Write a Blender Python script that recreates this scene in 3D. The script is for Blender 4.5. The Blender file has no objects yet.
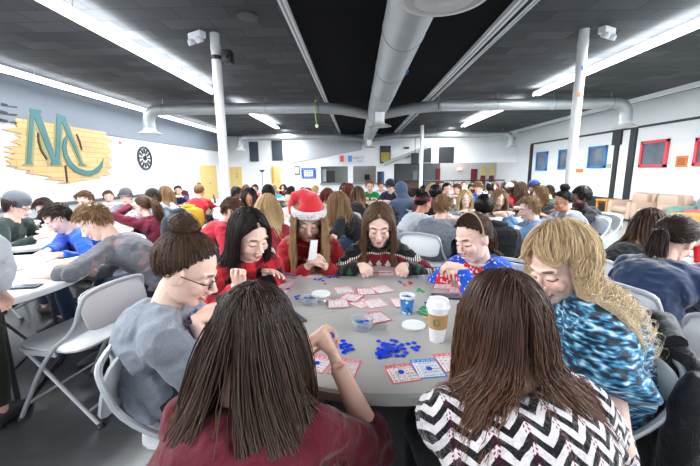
import bpy, bmesh, math, random
import numpy as np
from mathutils import Vector, Matrix, noise
random.seed(7); rng = np.random.default_rng(11)
C = bpy.context.scene.collection
# ---------------------------------------------------------------- camera
CAM_H = 1.37; F = 342.0
cam_d = bpy.data.cameras.new('camera'); cam = bpy.data.objects.new('camera', cam_d); C.objects.link(cam)
cam_d.sensor_width = 36; cam_d.lens = F/700*36; cam_d.clip_start = .02; cam_d.clip_end = 200
yv = Vector((7, 61, -342)).normalized(); zv = -Vector((22, -1922, -342)).normalized()
zv = (zv - yv*zv.dot(yv)).normalized(); xv = yv.cross(zv)
CM = Matrix((xv, yv, zv))                 # camera space -> world space
cam.matrix_world = Matrix.Translation((0, 0, CAM_H)) @ CM.to_4x4()
bpy.context.scene.camera = cam
O = Vector((0, 0, CAM_H))
def ray(px, py): return CM @ Vector((px-350, 233-py, -F))/F
def at(px, py, d): return O + ray(px, py)*d          # d metres in front of the lens
def onx(px, py, X): r = ray(px, py); return O + r*(X/r.x)
def ony(px, py, Y): r = ray(px, py); return O + r*(Y/r.y)
def onz(px, py, Z): r = ray(px, py); return O + r*((Z-CAM_H)/r.z)
# ---------------------------------------------------------------- world, lights, exposure
sc = bpy.context.scene
w = bpy.data.worlds.new('world'); sc.world = w; w.use_nodes = True
w.node_tree.nodes['Background'].inputs[0].default_value = (.86, .93, 1, 1)
w.node_tree.nodes['Background'].inputs[1].default_value = 1.0
sc.view_settings.view_transform = 'Standard'; sc.view_settings.look = 'None'
sc.view_settings.gamma = 1; sc.view_settings.use_curve_mapping = False
sc.view_settings.exposure = 0.6
CEIL = 3.22; XL = -6.6; XR = 8.0; YB = 17.7; YF = -4.0
STRIPS = [(-3.05, -3.5, 7.7), (-3.05, 9.0, 13.6), (-5.75, -3.5, 15.0), (4.12, -3.5, 8.4), (4.12, 9.4, 13.9), (6.9, -3.5, 4.4)]  # last strip is unseen, powered up to whiten the right wall
SZ = CEIL-.11                                  # the strips hang this far below the ceiling, bare tubes lighting floor and ceiling
LIGHTS = [(sx, y0, y1, SZ-.075, 36*({-5.75: .22, 6.9: 1.7}.get(sx, 1) if y0 < 5 else 2.0)) for sx, y0, y1 in STRIPS]
LIGHTS += [(-3.2, 15.0, 17.2, CEIL-.05, 50), (4.2, 15.0, 17.2, CEIL-.05, 50), (0, 18.4, 20.0, CEIL-.05, 12), (5.2, 18.4, 20.0, CEIL-.05, 35)]  # added fill to brighten back wall, kitchen and recess, no fixtures there
for sx, y0, y1, z, pw in LIGHTS:
    L = bpy.data.lights.new('tube_or_fill_light', 'AREA'); L.shape = 'RECTANGLE'; L.size = .14; L.size_y = y1-y0
    L.energy = pw*(y1-y0); L.color = (.93, .97, 1)
    o = bpy.data.objects.new('tube_or_fill_light', L); C.objects.link(o); o.location = (sx, (y0+y1)/2, z)
for sx, y0, y1 in STRIPS:                      # light leaving the tubes sideways and up
    for sd in (-1, 1):
        L = bpy.data.lights.new('tube_side_light', 'AREA'); L.shape = 'RECTANGLE'; L.size = .04; L.size_y = y1-y0
        L.energy = 4.5*(y1-y0)*(.5 if sx == -5.75 else 1); L.color = (.93, .97, 1)
        o = bpy.data.objects.new('tube_side_light', L); C.objects.link(o); o.location = (sx+sd*.10, (y0+y1)/2, SZ-.02); o.rotation_euler = (0, math.radians(180+sd*-35), 0)
# ---------------------------------------------------------------- materials
MC = {}
class NT:
    def __init__(s, name):
        s.m = bpy.data.materials.new(name); s.m.use_nodes = True; s.t = s.m.node_tree; s.b = s.t.nodes['Principled BSDF']
    def n(s, kind, **kw):
        nd = s.t.nodes.new('ShaderNode'+kind)
        for k, v in kw.items():
            if isinstance(k, str) and hasattr(nd, k): setattr(nd, k, v)
            else: nd.inputs[k.replace('_', ' ')].default_value = v
        return nd
    def l(s, a, b): s.t.links.new(a, b)
    def math(s, op, a, b=None, c=None):
        nd = s.t.nodes.new('ShaderNodeMath'); nd.operation = op
        for i, v in enumerate((a, b, c)):
            if v is None: continue
            if isinstance(v, (int, float)): nd.inputs[i].default_value = v
            else: s.l(v, nd.inputs[i])
        return nd.outputs[0]
    def mix(s, f, a, b):
        nd = s.t.nodes.new('ShaderNodeMix'); nd.data_type = 'RGBA'
        for i, v in ((0, f), (6, a), (7, b)):
            if isinstance(v, (int, float)): nd.inputs[i].default_value = v
            elif isinstance(v, tuple): nd.inputs[i].default_value = (*v[:3], 1)
            else: s.l(v, nd.inputs[i])
        return nd.outputs[2]
    def col(s, v):
        if isinstance(v, tuple): s.b.inputs['Base Color'].default_value = (*v[:3], 1)
        else: s.l(v, s.b.inputs['Base Color'])
    def obj(s):
        return s.t.nodes.new('ShaderNodeTexCoord').outputs['Object']
    def bump(s, h, st=.3, d=.01):
        nd = s.n('Bump', Strength=st, Distance=d); s.l(h, nd.inputs['Height']); s.l(nd.outputs[0], s.b.inputs['Normal'])
    def noise(s, scale, detail=3, vec=None, rough=.5):
        nd = s.n('TexNoise', Scale=scale, Detail=detail, Roughness=rough)
        s.l(vec if vec is not None else s.obj(), nd.inputs['Vector']); return nd.outputs[0]
def mk(name, col, rough=.6, metal=0, var=.08, vs=8, bump=0, bs=40, emit=0, alpha=1, trans=0, spec=.5):
    if name in MC: return MC[name]
    q = NT(name); q.b.inputs['Roughness'].default_value = rough; q.b.inputs['Metallic'].default_value = metal
    q.b.inputs['Specular IOR Level'].default_value = spec
    f = q.noise(vs)
    q.col(q.mix(f, tuple(c*(1-var) for c in col), tuple(min(1, c*(1+var)) for c in col)))
    if bump: q.bump(q.noise(bs), bump, .01)
    if emit:
        q.b.inputs['Emission Color'].default_value = (*col, 1); q.b.inputs['Emission Strength'].default_value = emit
    if trans: q.b.inputs['Transmission Weight'].default_value = trans
    if alpha < 1: q.b.inputs['Alpha'].default_value = alpha
    MC[name] = q.m; return q.m
def hexc(h):
    h = h.lstrip('#'); v = [int(h[i:i+2], 16)/255 for i in (0, 2, 4)]
    return tuple(c/12.92 if c <= .04045 else ((c+.055)/1.055)**2.4 for c in v)
# ---------------------------------------------------------------- mesh building
class G:
    """collects closed shapes for one mesh"""
    def __init__(s): s.v = []; s.f = []; s.mi = []; s.n = 0
    def add(s, v, f, mi=0):
        s.v.append(np.asarray(v, float).reshape(-1, 3)); s.f += [tuple(i+s.n for i in q) for q in f]; s.mi += [mi]*len(f); s.n += len(s.v[-1]); return s
    def box(s, c, d, R=None, mi=0):
        p = np.array([[x, y, z] for x in (-.5, .5) for y in (-.5, .5) for z in (-.5, .5)])*np.array(d)
        if R is not None: p = p @ np.array(R).T
        return s.add(p+np.array(c), [(0, 1, 3, 2), (4, 6, 7, 5), (0, 4, 5, 1), (2, 3, 7, 6), (0, 2, 6, 4), (1, 5, 7, 3)], mi)
    def bx(s, a, b, mi=0):
        a = np.array(a, float); b = np.array(b, float); return s.box((a+b)/2, np.abs(b-a), None, mi)
    def ell(s, c, r, R=None, nu=14, nv=9, mi=0):
        r = np.array(r if hasattr(r, '__len__') else (r, r, r), float); v = [(0, 0, 1)]
        for j in range(1, nv):
            t = math.pi*j/nv
            for i in range(nu):
                a = 2*math.pi*i/nu; v.append((math.sin(t)*math.cos(a), math.sin(t)*math.sin(a), math.cos(t)))
        v.append((0, 0, -1)); f = [(0, 1+i, 1+(i+1) % nu) for i in range(nu)]
        for j in range(nv-2):
            o = 1+j*nu; f += [(o+i, o+nu+i, o+nu+(i+1) % nu, o+(i+1) % nu) for i in range(nu)]
        o = 1+(nv-2)*nu; f += [(o+i, o+nu, o+(i+1) % nu) for i in range(nu)]
        p = np.array(v)*r
        if R is not None: p = p @ np.array(R).T
        return s.add(p+np.array(c), f, mi)
    def loft(s, path, rad, side=None, n=12, cap=True, mi=0, closed=False, power=1):
        """tube along path; rad scalar, list, or list of (a along side, b across)"""
        P = np.array([tuple(p) for p in path], float); K = len(P)
        if not hasattr(rad, '__len__'): rad = [rad]*K
        T = np.zeros_like(P)
        if closed: T = np.roll(P, -1, 0)-np.roll(P, 1, 0)
        else: T[1:-1] = P[2:]-P[:-2]; T[0] = P[1]-P[0]; T[-1] = P[-1]-P[-2]
        T /= np.linalg.norm(T, axis=1)[:, None]+1e-12
        if side is None:
            sd = np.cross(T[0], (0, 0, 1) if abs(T[0][2]) < .9 else (1, 0, 0))
        else: sd = np.array(side, float)
        v = []; ang = [2*math.pi*i/n for i in range(n)]
        for k in range(K):
            sd = sd - T[k]*np.dot(sd, T[k]); sd = sd/(np.linalg.norm(sd)+1e-12); up = np.cross(T[k], sd)
            r = rad[k]; a, b = (r if hasattr(r, '__len__') else (r, r))
            for t in ang:
                ct, st = math.cos(t), math.sin(t)
                if power != 1: ct = math.copysign(abs(ct)**power, ct); st = math.copysign(abs(st)**power, st)
                v.append(P[k]+sd*a*ct+up*b*st)
        f = []; KK = K if closed else K-1
        for k in range(KK):
            o = k*n; o2 = ((k+1) % K)*n
            f += [(o+i, o+(i+1) % n, o2+(i+1) % n, o2+i) for i in range(n)]
        if cap and not closed: f += [tuple(range(n-1, -1, -1)), tuple(range((K-1)*n, K*n))]
        return s.add(v, f, mi)
    def tube(s, path, r, n=8, mi=0, closed=False, smooth=0):
        p = [Vector(q) for q in path]
        for _ in range(smooth):
            q = [p[0]]
            for a, b in zip(p[:-1], p[1:]): q += [a.lerp(b, .25), a.lerp(b, .75)]
            q.append(p[-1]); p = q
        return s.loft(p, r, n=n, mi=mi, closed=closed)
    def lathe(s, prof, c=(0, 0, 0), n=24, mi=0, R=None):
        K = len(prof); v = []
        for r, z in prof: v += [(r*math.cos(2*math.pi*i/n), r*math.sin(2*math.pi*i/n), z) for i in range(n)]
        v = np.array(v)
        if R is not None: v = v @ np.array(R).T
        f = []
        for k in range(K-1):
            o = k*n; f += [(o+i, o+(i+1) % n, o+n+(i+1) % n, o+n+i) for i in range(n)]
        if prof[0] == prof[-1]: return s.add(v+np.array(c), f, mi)
        if prof[0][0] > 1e-6: f.append(tuple(range(n-1, -1, -1)))
        if prof[-1][0] > 1e-6: f.append(tuple(range((K-1)*n, K*n)))
        return s.add(v+np.array(c), f, mi)
    def prism(s, poly, off, mi=0):
        """planar polygon of 3-D points extruded by the vector off"""
        n = len(poly); p = [np.array(q, float) for q in poly]; o = np.array(off, float)
        return s.add(p+[q+o for q in p], [tuple(range(n-1, -1, -1)), tuple(range(n, 2*n))]+[(i, (i+1) % n, n+(i+1) % n, n+i) for i in range(n)], mi)
    def mesh(s, name='m'):
        me = bpy.data.meshes.new(name); v = np.concatenate(s.v) if s.v else np.zeros((0, 3))
        me.from_pydata(v.tolist(), [], s.f); me.update()
        if any(s.mi): me.polygons.foreach_set('material_index', s.mi)
        return me
def obj(name, g, m, parent=None, smooth=True, bevel=0, loc=None):
    me = g.mesh(name) if isinstance(g, G) else g
    me.name = name
    me.materials.clear()
    for q in (m if isinstance(m, (list, tuple)) else [m]): me.materials.append(q)
    b = bmesh.new(); b.from_mesh(me); bmesh.ops.recalc_face_normals(b, faces=b.faces) if isinstance(g, G) else None
    if bevel:
        es = [e for e in b.edges if len(e.link_faces) == 2 and e.calc_face_angle(0) > .6]
        bmesh.ops.bevel(b, geom=es, offset=bevel, segments=2, affect='EDGES', profile=.5, clamp_overlap=True)
    if isinstance(g, G) or bevel: b.to_mesh(me)
    b.free()
    if smooth:
        me.polygons.foreach_set('use_smooth', [True]*len(me.polygons))
        if isinstance(g, G):
            try: me.set_sharp_from_angle(angle=math.radians(38))
            except Exception: pass
    o = bpy.data.objects.new(name, me); C.objects.link(o)
    if parent: o.parent = parent
    if loc is not None: o.location = loc
    return o
def tag(o, label=None, cat=None, group=None, kind=None):
    if label: o['label'] = label
    if cat: o['category'] = cat
    if group: o['group'] = group
    if kind: o['kind'] = kind
    return o
def struct(name, g, m, label=None, **k):
    o = obj(name, g, m, **k); o['kind'] = 'structure'
    if label: o['label'] = label
    return o
def empty(name, loc=(0, 0, 0), rz=0, label=None, cat=None, group=None):
    o = bpy.data.objects.new(name, None); C.objects.link(o); o.location = loc; o.rotation_euler = (0, 0, rz)
    o.empty_display_size = .1
    return tag(o, label, cat, group)
def copy_tree(o, loc=None, rz=None, label=None, group=None, parent=None):
    c = o.copy(); C.objects.link(c)
    if parent: c.parent = parent
    for ch in list(o.children): copy_tree(ch, parent=c)
    if loc is not None: c.location = loc
    if rz is not None: c.rotation_euler = (0, 0, rz)
    if label: c['label'] = label
    if group: c['group'] = group
    return c
def remesh(g, voxel, it=2, fac=.5):
    me = g.mesh('tmp'); b = bmesh.new(); b.from_mesh(me); bmesh.ops.recalc_face_normals(b, faces=b.faces); b.to_mesh(me); b.free()
    t = bpy.data.objects.new('tmp', me); C.objects.link(t)
    r = t.modifiers.new('r', 'REMESH'); r.mode = 'VOXEL'; r.voxel_size = voxel
    if it: q = t.modifiers.new('s', 'SMOOTH'); q.factor = fac; q.iterations = it
    dg = bpy.context.evaluated_depsgraph_get(); out = bpy.data.meshes.new_from_object(t.evaluated_get(dg))
    bpy.data.objects.remove(t); bpy.data.meshes.remove(me)
    out.polygons.foreach_set('use_smooth', [True]*len(out.polygons)); return out
def mverts(me):
    a = np.empty(len(me.vertices)*3); me.vertices.foreach_get('co', a); return a.reshape(-1, 3)
_gl = {}
def glyph(ch):
    """flat mesh of one character, (verts, faces, advance) at size 1"""
    if ch not in _gl:
        cu = bpy.data.curves.new('t', 'FONT'); cu.body = ch; cu.resolution_u = 2; o = bpy.data.objects.new('t', cu); C.objects.link(o)
        dg = bpy.context.evaluated_depsgraph_get(); me = bpy.data.meshes.new_from_object(o.evaluated_get(dg))
        v = mverts(me); f = [tuple(p.vertices) for p in me.polygons]; bpy.data.objects.remove(o)
        _gl[ch] = (v, f, (v[:, 0].max() if len(v) else .3)+.06)
    return _gl[ch]
def text(g, s, c, size, ux=(1, 0, 0), uy=(0, 1, 0), mi=0, bold=0, sx=1):
    """writes s centred on c, in the plane of ux, uy"""
    ux = np.array(ux, float); uy = np.array(uy, float); W = sum(glyph(k)[2] for k in s); x = -W/2
    nrm = np.cross(ux, uy)
    for k in s:
        v, f, a = glyph(k)
        if len(v):
            base = np.array(c)[None]+((v[:, :1]+x)*size*sx)*ux+((v[:, 1:2]-.35)*size)*uy
            g.add(base, f, mi)
            if bold:
                for dx, dy in ((bold, 0), (0, bold), (-bold, 0)): g.add(base+ux*dx*size+uy*dy*size+nrm*.00002, f, mi)
        x += a
    return g
# ================================================================ the room
def mat_ceiling():
    q = NT('ceiling_tile'); br = q.n('TexBrick', Scale=1.0); br.offset = .5
    q.l(q.obj(), br.inputs['Vector'])
    for k, v in (('Color1', (.026, .029, .033, 1)), ('Color2', (.062, .067, .074, 1)), ('Mortar', (.008, .009, .010, 1)), ('Mortar Size', .006), ('Brick Width', .6), ('Row Height', .3)): br.inputs[k].default_value = v
    q.col(br.outputs[0]); q.b.inputs['Roughness'].default_value = .85; q.bump(br.outputs['Fac'], .3, -.01); return q.m
def mat_floor():
    q = NT('floor_plank'); br = q.n('TexBrick', Scale=1.0); br.offset = .37
    q.l(q.obj(), br.inputs['Vector'])
    for k, v in (('Color1', (.030, .031, .033, 1)), ('Color2', (.050, .052, .054, 1)), ('Mortar', (.02, .02, .02, 1)), ('Mortar Size', .002), ('Brick Width', 1.2), ('Row Height', .18)): br.inputs[k].default_value = v
    mp = q.n('Mapping'); q.l(q.obj(), mp.inputs['Vector']); mp.inputs['Scale'].default_value = (1.5, 16, 1)
    q.col(q.mix(q.math('MULTIPLY', q.noise(3, 5, mp.outputs[0]), .55), br.outputs[0], (.10, .103, .106)))
    q.b.inputs['Roughness'].default_value = .28; q.bump(br.outputs['Fac'], .15, -.003); return q.m
struct('ceiling_dark_panel', G().bx((-.74, YF, CEIL-.004), (1.74, YB, CEIL)), mk('ceiling_near_black', (.006, .0065, .0075), .95, spec=.1), 'thin near-black panel below the ceiling between the two white tracks', smooth=False)  # near-black sheet laid just below the tiles between the tracks
WHITE = mk('white_wall', (.80, .82, .84), .7, var=.02, vs=2)
GREYW = mk('grey_wall', (.20, .23, .27), .7, var=.04, vs=2)
BLK = mk('black_trim', (.015, .016, .018), .5)
TRIMW = mk('white_trim', (.78, .8, .82), .5, var=.02)
struct('floor', G().bx((XL-.2, YF, -.1), (XR+.2, 21.5, 0)), mat_floor(), smooth=False)
struct('floor_lounge', G().bx((4.2, 4.6, 0), (XR, YB, .004)), mk('floor_lounge_tile', (.26, .31, .29), .18, var=.06, vs=1.5), 'pale grey green polished floor of the lounge side', smooth=False)
struct('ceiling', G().bx((XL-.2, YF, CEIL), (XR+.2, 21.5, CEIL+.1)), mat_ceiling(), smooth=False)
struct('wall_left', G().bx((XL-.2, YF, 0), (XL, 21.5, CEIL)), WHITE, smooth=False)
# grey painted soffit above the left wall, sloping back to the ceiling
zs = 2.40
struct('trim_1', G().prism([(XL, YF, zs), (XL+.03, YF, zs), (XL+.10, YF, CEIL), (XL, YF, CEIL)], (0, YB-YF-.1, 0)), GREYW, 'grey soffit band along the top of the left wall', smooth=False)
struct('wall_right', G().bx((XR, YF, 0), (XR+.2, 21.5, CEIL)), WHITE, smooth=False)
struct('baseboard_right', G().bx((XR-.02, YF, 0), (XR, YB, .14)), BLK, smooth=False)
# projecting white trim under the ceiling on the right, dark rail and posts on the right wall
struct('trim_2', G().bx((XR-.62, YF, CEIL-.10), (XR-.5, YB-.3, CEIL-.001)), TRIMW, 'white trim strip where the ceiling meets the right side', smooth=False)
struct('trim_3', G().bx((XR-.03, YF, 2.50), (XR, 16.3, 2.56)), BLK, 'thin black rail high on the right wall', smooth=False)
def post(x, y, w, z1=2.5, n=4):
    return struct('trim_%d' % n, G().bx((XR-.05, y-w/2, .14), (XR, y+w/2, z1)), BLK, 'black upright post on the right wall', smooth=False)
post(0, 10.95, .16, 2.5, 4); post(0, 10.35, .22, 2.5, 5); post(0, 16.2, .22, 2.5, 6)
struct('trim_7', G().bx((XR-.06, 10.8, 2.1), (XR, 11.15, 2.5)), BLK, 'black block at the head of the wall post', smooth=False)
struct('trim_8', G().bx((XR-.04, 10.45, .14), (XR, 17.4, .48)), BLK, 'black skirting panel low on the far right wall', smooth=False)
# high framed windows of the right wall
GLASS = mk('dark_glass', (.13, .16, .20), .08, var=.5, vs=3)
REDF = mk('red_frame', hexc('#e0404a'), .5); BLUF = mk('blue_frame', hexc('#2f78c0'), .5)
for i, (pa, pb, p0, p1, m) in enumerate([(537, 548, 152.5, 170.5, BLUF), (559.5, 574, 150, 169.5, BLUF), (589.5, 607, 147, 168, BLUF), (642, 668, 141.5, 167.5, REDF), (697, 725, 138, 166, REDF)]):
    a = onx(pa, p0, XR-.03); b = onx(pa, p1, XR-.03); y1, z1, z0 = a.y, a.z, b.z; y0 = onx(pb, 150, XR-.03).y; X = XR-.03
    g = G(); t = .07
    for a, b in (((y0, z0), (y1, z0+t)), ((y0, z1-t), (y1, z1)), ((y0, z0), (y0+t, z1)), ((y1-t, z0), (y1, z1))): g.bx((X-.03, a[0], a[1]), (XR, b[0], b[1]))
    wn = struct('window_%d' % (i+1), g, m, ('blue' if m is BLUF else 'red')+' framed square window high in the right wall', smooth=False)
    obj('pane', G().bx((XR-.02, y0+t*.9, z0+t*.9), (XR-.004, y1-t*.9, z1-t*.9)), GLASS, wn, smooth=False)
# notices on the right wall
def notice(name, px0, py0, px1, py1, m, label, X=XR):
    a = onx(px0, py0, X); b = onx(px1, py1, X); s = -.015 if X > 0 else .015
    o = obj(name, G().bx((X+s, min(a.y, b.y), min(a.z, b.z)), (X, max(a.y, b.y), max(a.z, b.z))), m, smooth=False)
    return tag(o, label, 'sign')
ORG = mk('orange_board', hexc('#d9793a'), .6)
n1 = notice('wall_notice', 677, 156, 687, 167, ORG, 'orange framed notice with lines right of the red window')
a = onx(677, 156, XR); b = onx(687, 167, XR)
g = G()
for k in range(5):
    z = a.z-.06-(a.z-b.z-.1)*k/5.0; g.bx((XR-.019, b.y+.05, z-.02), (XR-.015, a.y-.05, z))
obj('printed_lines', g, mk('print_brown', hexc('#8a4a2a')), n1, smooth=False)
notice('wall_notice', 576, 169, 583, 172.5, ORG, 'small orange notice left of the nearest blue window')
notice('wall_notice', 607.5, 164, 611, 168, mk('sage', hexc('#9aa88a')), 'small sage green notice beside the blue window')
# ---------------------------------------------------------------- back wall
Z = CEIL
bw = G()
def yb(px, py, Y=YB): return ony(px, py, Y)
xs = yb(394, 170).x; zsf = yb(450, 163).z; x_r = yb(516, 170).x
bw.bx((XL, YB, 0), (xs, YB+.15, Z)); bw.bx((xs, YB, zsf), (XR, YB+.15, Z))
# serving windows are real openings: rebuild left part around them
bw = G(); o0 = yb(320.5, 166.5); o1 = yb(348, 183); o2 = yb(353, 167); o3 = yb(376, 182)
bw.bx((XL, YB, 0), (o0.x, YB+.15, Z)); bw.bx((o0.x, YB, o0.z), (xs, YB+.15, Z)); bw.bx((o0.x, YB, 0), (xs, YB+.15, o1.z))
bw.bx((o1.x, YB, o1.z), (o2.x, YB+.15, o0.z)); bw.bx((o3.x, YB, o1.z), (xs, YB+.15, o0.z)); bw.bx((xs, YB, zsf), (XR, YB+.15, Z))
struct('wall_back', bw, WHITE, smooth=False)
struct('trim_9', G().bx((o0.x-.05, YB-.12, o1.z-.07), (o3.x+.05, YB+.1, o1.z)), mk('counter_grey', (.25, .26, .28)), 'serving counter ledge below the openings', smooth=False)
struct('wall_kitchen', G().bx((o0.x-.8, YB+2.6, 0), (xs-.02, YB+2.7, Z)).bx((xs-.1, YB+.15, 0), (xs, YB+2.6, Z)), mk('beige_wall', (.42, .42, .40)), 'plain wall seen through the serving openings', smooth=False)
# recess on the right: grey side, then white wall
xg = yb(440, 170, YB+2.5).x
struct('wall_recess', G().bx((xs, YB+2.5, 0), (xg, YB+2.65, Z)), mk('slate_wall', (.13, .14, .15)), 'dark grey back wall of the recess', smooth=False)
struct('wall_far', G().bx((xg, YB+2.5, 0), (XR, YB+2.65, Z)), mk('white_wall_far', (.62, .62, .60)), 'pale back wall of the recess', smooth=False)
# grey painted area over the openings
p = [yb(292, 120), yb(362, 120), yb(362, 150), yb(292, 163)]
for q in p: q.z = min(q.z, Z-.005)
struct('trim_10', G().prism([(q.x, YB, q.z) for q in p], (0, -.04, 0)), mk('grey_panel', (.42, .44, .46)), 'grey painted band on the back wall', smooth=False)
def flat(name, px0, py0, px1, py1, m, label, cat, Y=YB, t=.04, parent=None):
    a = ony(px0, py0, Y); b = ony(px1, py1, Y)
    o = obj(name, G().bx((a.x, Y-t, b.z), (b.x, Y, a.z)), m, parent, smooth=False)
    return tag(o, label, cat) if not parent else o
DP = mk('dark_panel', hexc('#39414d'), .6); 
flat('wall_panel', 249, 142, 259, 161.5, DP, 'leftmost dark grey acoustic panel on the back wall', 'panel')
flat('wall_panel', 271.5, 140.5, 283, 160.5, DP, 'dark grey acoustic panel above the narrow yellow door', 'panel')
flat('wall_panel', 439, 147, 453.5, 163, mk('dark_navy', hexc('#1d222b')), 'large dark square panel right of the white column', 'panel')
flat('wall_panel', 423.5, 148, 431, 162.5, mk('dark_navy', (.01, .01, .01)), 'dark panel just right of the far white column', 'panel')
YEL = mk('yellow_door', hexc('#dcc07a'), .5, var=.03)
def door(n, g, m, lab): return struct('door_%d' % n, g, m, lab, smooth=False)
a = ony(229, 167, YB); b = ony(243, 190, YB); d = door(1, G().bx((a.x, YB-.05, 0), (b.x, YB, a.z)), YEL, 'wide pale yellow door near the left corner of the back wall')
g = G(); text(g, '2', ((a.x+b.x)/2+.08, YB-.052, a.z-.42), .3, (1, 0, 0), (0, 0, 1)); obj('door_number', g, mk('ochre', (.25, .2, .08)), d, smooth=False)
a = ony(272, 167, YB); b = ony(281.5, 190, YB); d = door(2, G().bx((a.x, YB-.05, 0), (b.x, YB, a.z)), YEL, 'narrow ochre yellow door left of the banner')
obj('door_frame', G().bx((a.x-.02, YB-.09, 0), (a.x+.09, YB-.0, a.z+.04)), mk('ochre_frame', hexc('#c89a2c')), d, smooth=False)
obj('handle', G().ell((b.x-.1, YB-.08, .95), .03), mk('steel', (.5, .5, .5), .3, 1), d)
a = onx(199, 165, XL); b = onx(217, 192, XL); d = door(3, G().bx((XL, a.y, 0), (XL+.05, b.y, a.z)), YEL, 'yellow double door in the left wall')
obj('handle', G().ell((XL+.07, (a.y+b.y)/2, .95), .04), MC['steel'], d)
# framed notice, banner
t = flat('picture_frame', 294.5, 166, 300, 174.5, mk('frame_dark', (.06, .06, .06)), 'small dark framed notice left of the blue banner', 'picture frame')
flat('notice_sheet', 295.4, 167.2, 299.2, 173.5, mk('paper', (.8, .8, .78)), '', '', t=.046, parent=t)
t = flat('wall_banner', 301.3, 168, 316, 178.2, mk('banner_blue', hexc('#1a50ae')), 'blue and white banner with lettering left of the serving openings', 'banner')
flat('banner_field', 304, 170.5, 313.2, 176.2, mk('banner_white', (.8, .85, .9)), '', '', t=.044, parent=t)
a = ony(308.7, 172.7, YB-.046); g = G(); text(g, 'BINGO', (a.x, a.y, a.z), .1, (1, 0, 0), (0, 0, 1), bold=.03); g2 = G(); 
ge = G()
for k in range(14):
    q = ony(302.2+k*1.0, 169.2 if k % 2 else 177.2, YB-.042); ge.bx((q.x-.012, q.y-.004, q.z-.02), (q.x+.012, q.y, q.z+.02))
obj('banner_stars', ge, MC['banner_white'], t, smooth=False)
a = ony(308.7, 170, YB-.042)
gl = G()
for k, (x0, x1) in enumerate([(305.5, 312), (304.8, 312.6), (306, 311.5)]):
    for j in range(5):
        q = ony(x0+(x1-x0)*(j+.5)/5, 171.6+k*1.7, YB-.045); gl.bx((q.x-.035, q.y-.003, q.z-.02), (q.x+.025, q.y, q.z+.02))
obj('banner_lettering', gl, mk('banner_text', hexc('#2a4a86')), t, smooth=False)
# sign over the openings
t = flat('cafe_sign', 338, 154.8, 364.5, 162.8, mk('sign_white', (.72, .73, .74)), 'long white sign with red and blue squares over the serving openings', 'sign', t=.1)
for (x0, x1, m) in ((340, 344, mk('sign_red', hexc('#d8525c'))), (344.4, 347.6, mk('sign_pale', (.75, .6, .65))), (348, 352, mk('sign_blue', hexc('#4a8fd0')))):
    flat('colour_square', x0, 155.8, x1, 161.9, m, '', '', t=.106, parent=t)
g = G(); a = ony(358, 157.7, YB-.107); text(g, "ANDY'S", (a.x, a.y, a.z), .14, (1, 0, 0), (0, 0, 1)); a = ony(359.5, 160.8, YB-.107); text(g, 'Cafe', (a.x, a.y, a.z), .13, (1, 0, 0), (0, 0, 1))
obj('sign_lettering', g, mk('sign_ink', (.12, .13, .2)), t, smooth=False)
# framed picture
t = flat('framed_picture', 380, 146, 390.5, 163, mk('frame_black', (.02, .02, .02)), 'tall framed picture of a yellow field under a dark sky', 'picture', t=.06)
flat('picture_sheet', 381, 147, 389.5, 162, mk('pic_dark', (.03, .035, .05)), '', '', t=.064, parent=t)
flat('picture_sheet', 381, 152.5, 389.5, 161.8, mk('pic_yellow', hexc('#a39436'), var=.3), '', '', t=.067, parent=t)
flat('hatch_window', 377.3, 171.5, 384, 184.5, mk('hatch_dark', (.02, .025, .03)), 'small dark hatch with a blue edge right of the openings', 'hatch', t=.05)
flat('blue_strip', 381.8, 171.8, 383.8, 184.3, mk('hatch_blue', hexc('#2c5f9a')), 'blue strip poster on the small dark hatch', 'poster', t=.06)
flat('air_vent', 404, 147, 409, 149, BLK, 'small dark air vent high on the back wall', 'vent')
flat('air_vent', 509.5, 137.6, 515, 140, BLK, 'small dark air vent near the far right corner', 'vent')
# things seen in the openings
flat('menu_board', 321.5, 169.5, 326.3, 181.5, mk('menu', (.5, .55, .65), var=.4, vs=25), 'white and red menu board at the left of the serving opening', 'board', Y=YB+.5)
flat('drink_fridge', 327, 171, 335, 182, mk('fridge', (.02, .02, .02)), 'dark drinks cabinet inside the left serving opening', 'cabinet', Y=YB+1.0, t=.4)
flat('kitchen_monitor', 364.5, 174.5, 369.5, 179.5, BLK, 'small black monitor inside the right serving opening', 'monitor', Y=YB+2.5, t=.08)
# recess furnishings
MAR = mk('maroon_paint', hexc('#6e2228'))
for px0, py0, px1, py1, lab in ((436, 168.5, 439.6, 186, 'narrow maroon door leaf at the end of the dark recess wall'), (471, 169, 476.3, 188, 'maroon door in the pale recess wall')):
    a = ony(px0, py0, YB+2.5); b = ony(px1, py1, YB+2.5)
    struct('door_%d' % (4 if px0 < 450 else 5), G().bx((a.x, YB+2.44, 0), (b.x, YB+2.5, a.z)), MAR, lab, smooth=False)
for k, (x0, wh) in enumerate(((481.5, 'leftmost'), (490, 'middle'), (498, 'rightmost'))):
    a = ony(x0, 168.5, YB+2.4); m = ony(x0+4, 175.5, YB+2.4); q = ony(x0+4, 186, YB+2.4)
    t = empty('wall_pilaster', (a.x, YB+2.5, 0), 0, wh+' of three yellow and maroon panels on the far pale wall', 'panel')
    obj('upper_panel', G().bx((0, -.1, m.z), (m.x-a.x, -.005, a.z)).lathe([(.0, -.09), ((m.x-a.x)/2, -.09), ((m.x-a.x)/2, 0), (0, 0)], ((m.x-a.x)/2, -.005, a.z), R=Matrix.Rotation(-math.pi/2, 3, 'X')), YEL, t, smooth=False)
    obj('lower_panel', G().bx((0, -.1, .0), (m.x-a.x, -.005, m.z)), MAR, t, smooth=False)
a = ony(457.5, 167.3, YB+2.45); b = ony(461.8, 170.3, YB+2.45)
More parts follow.
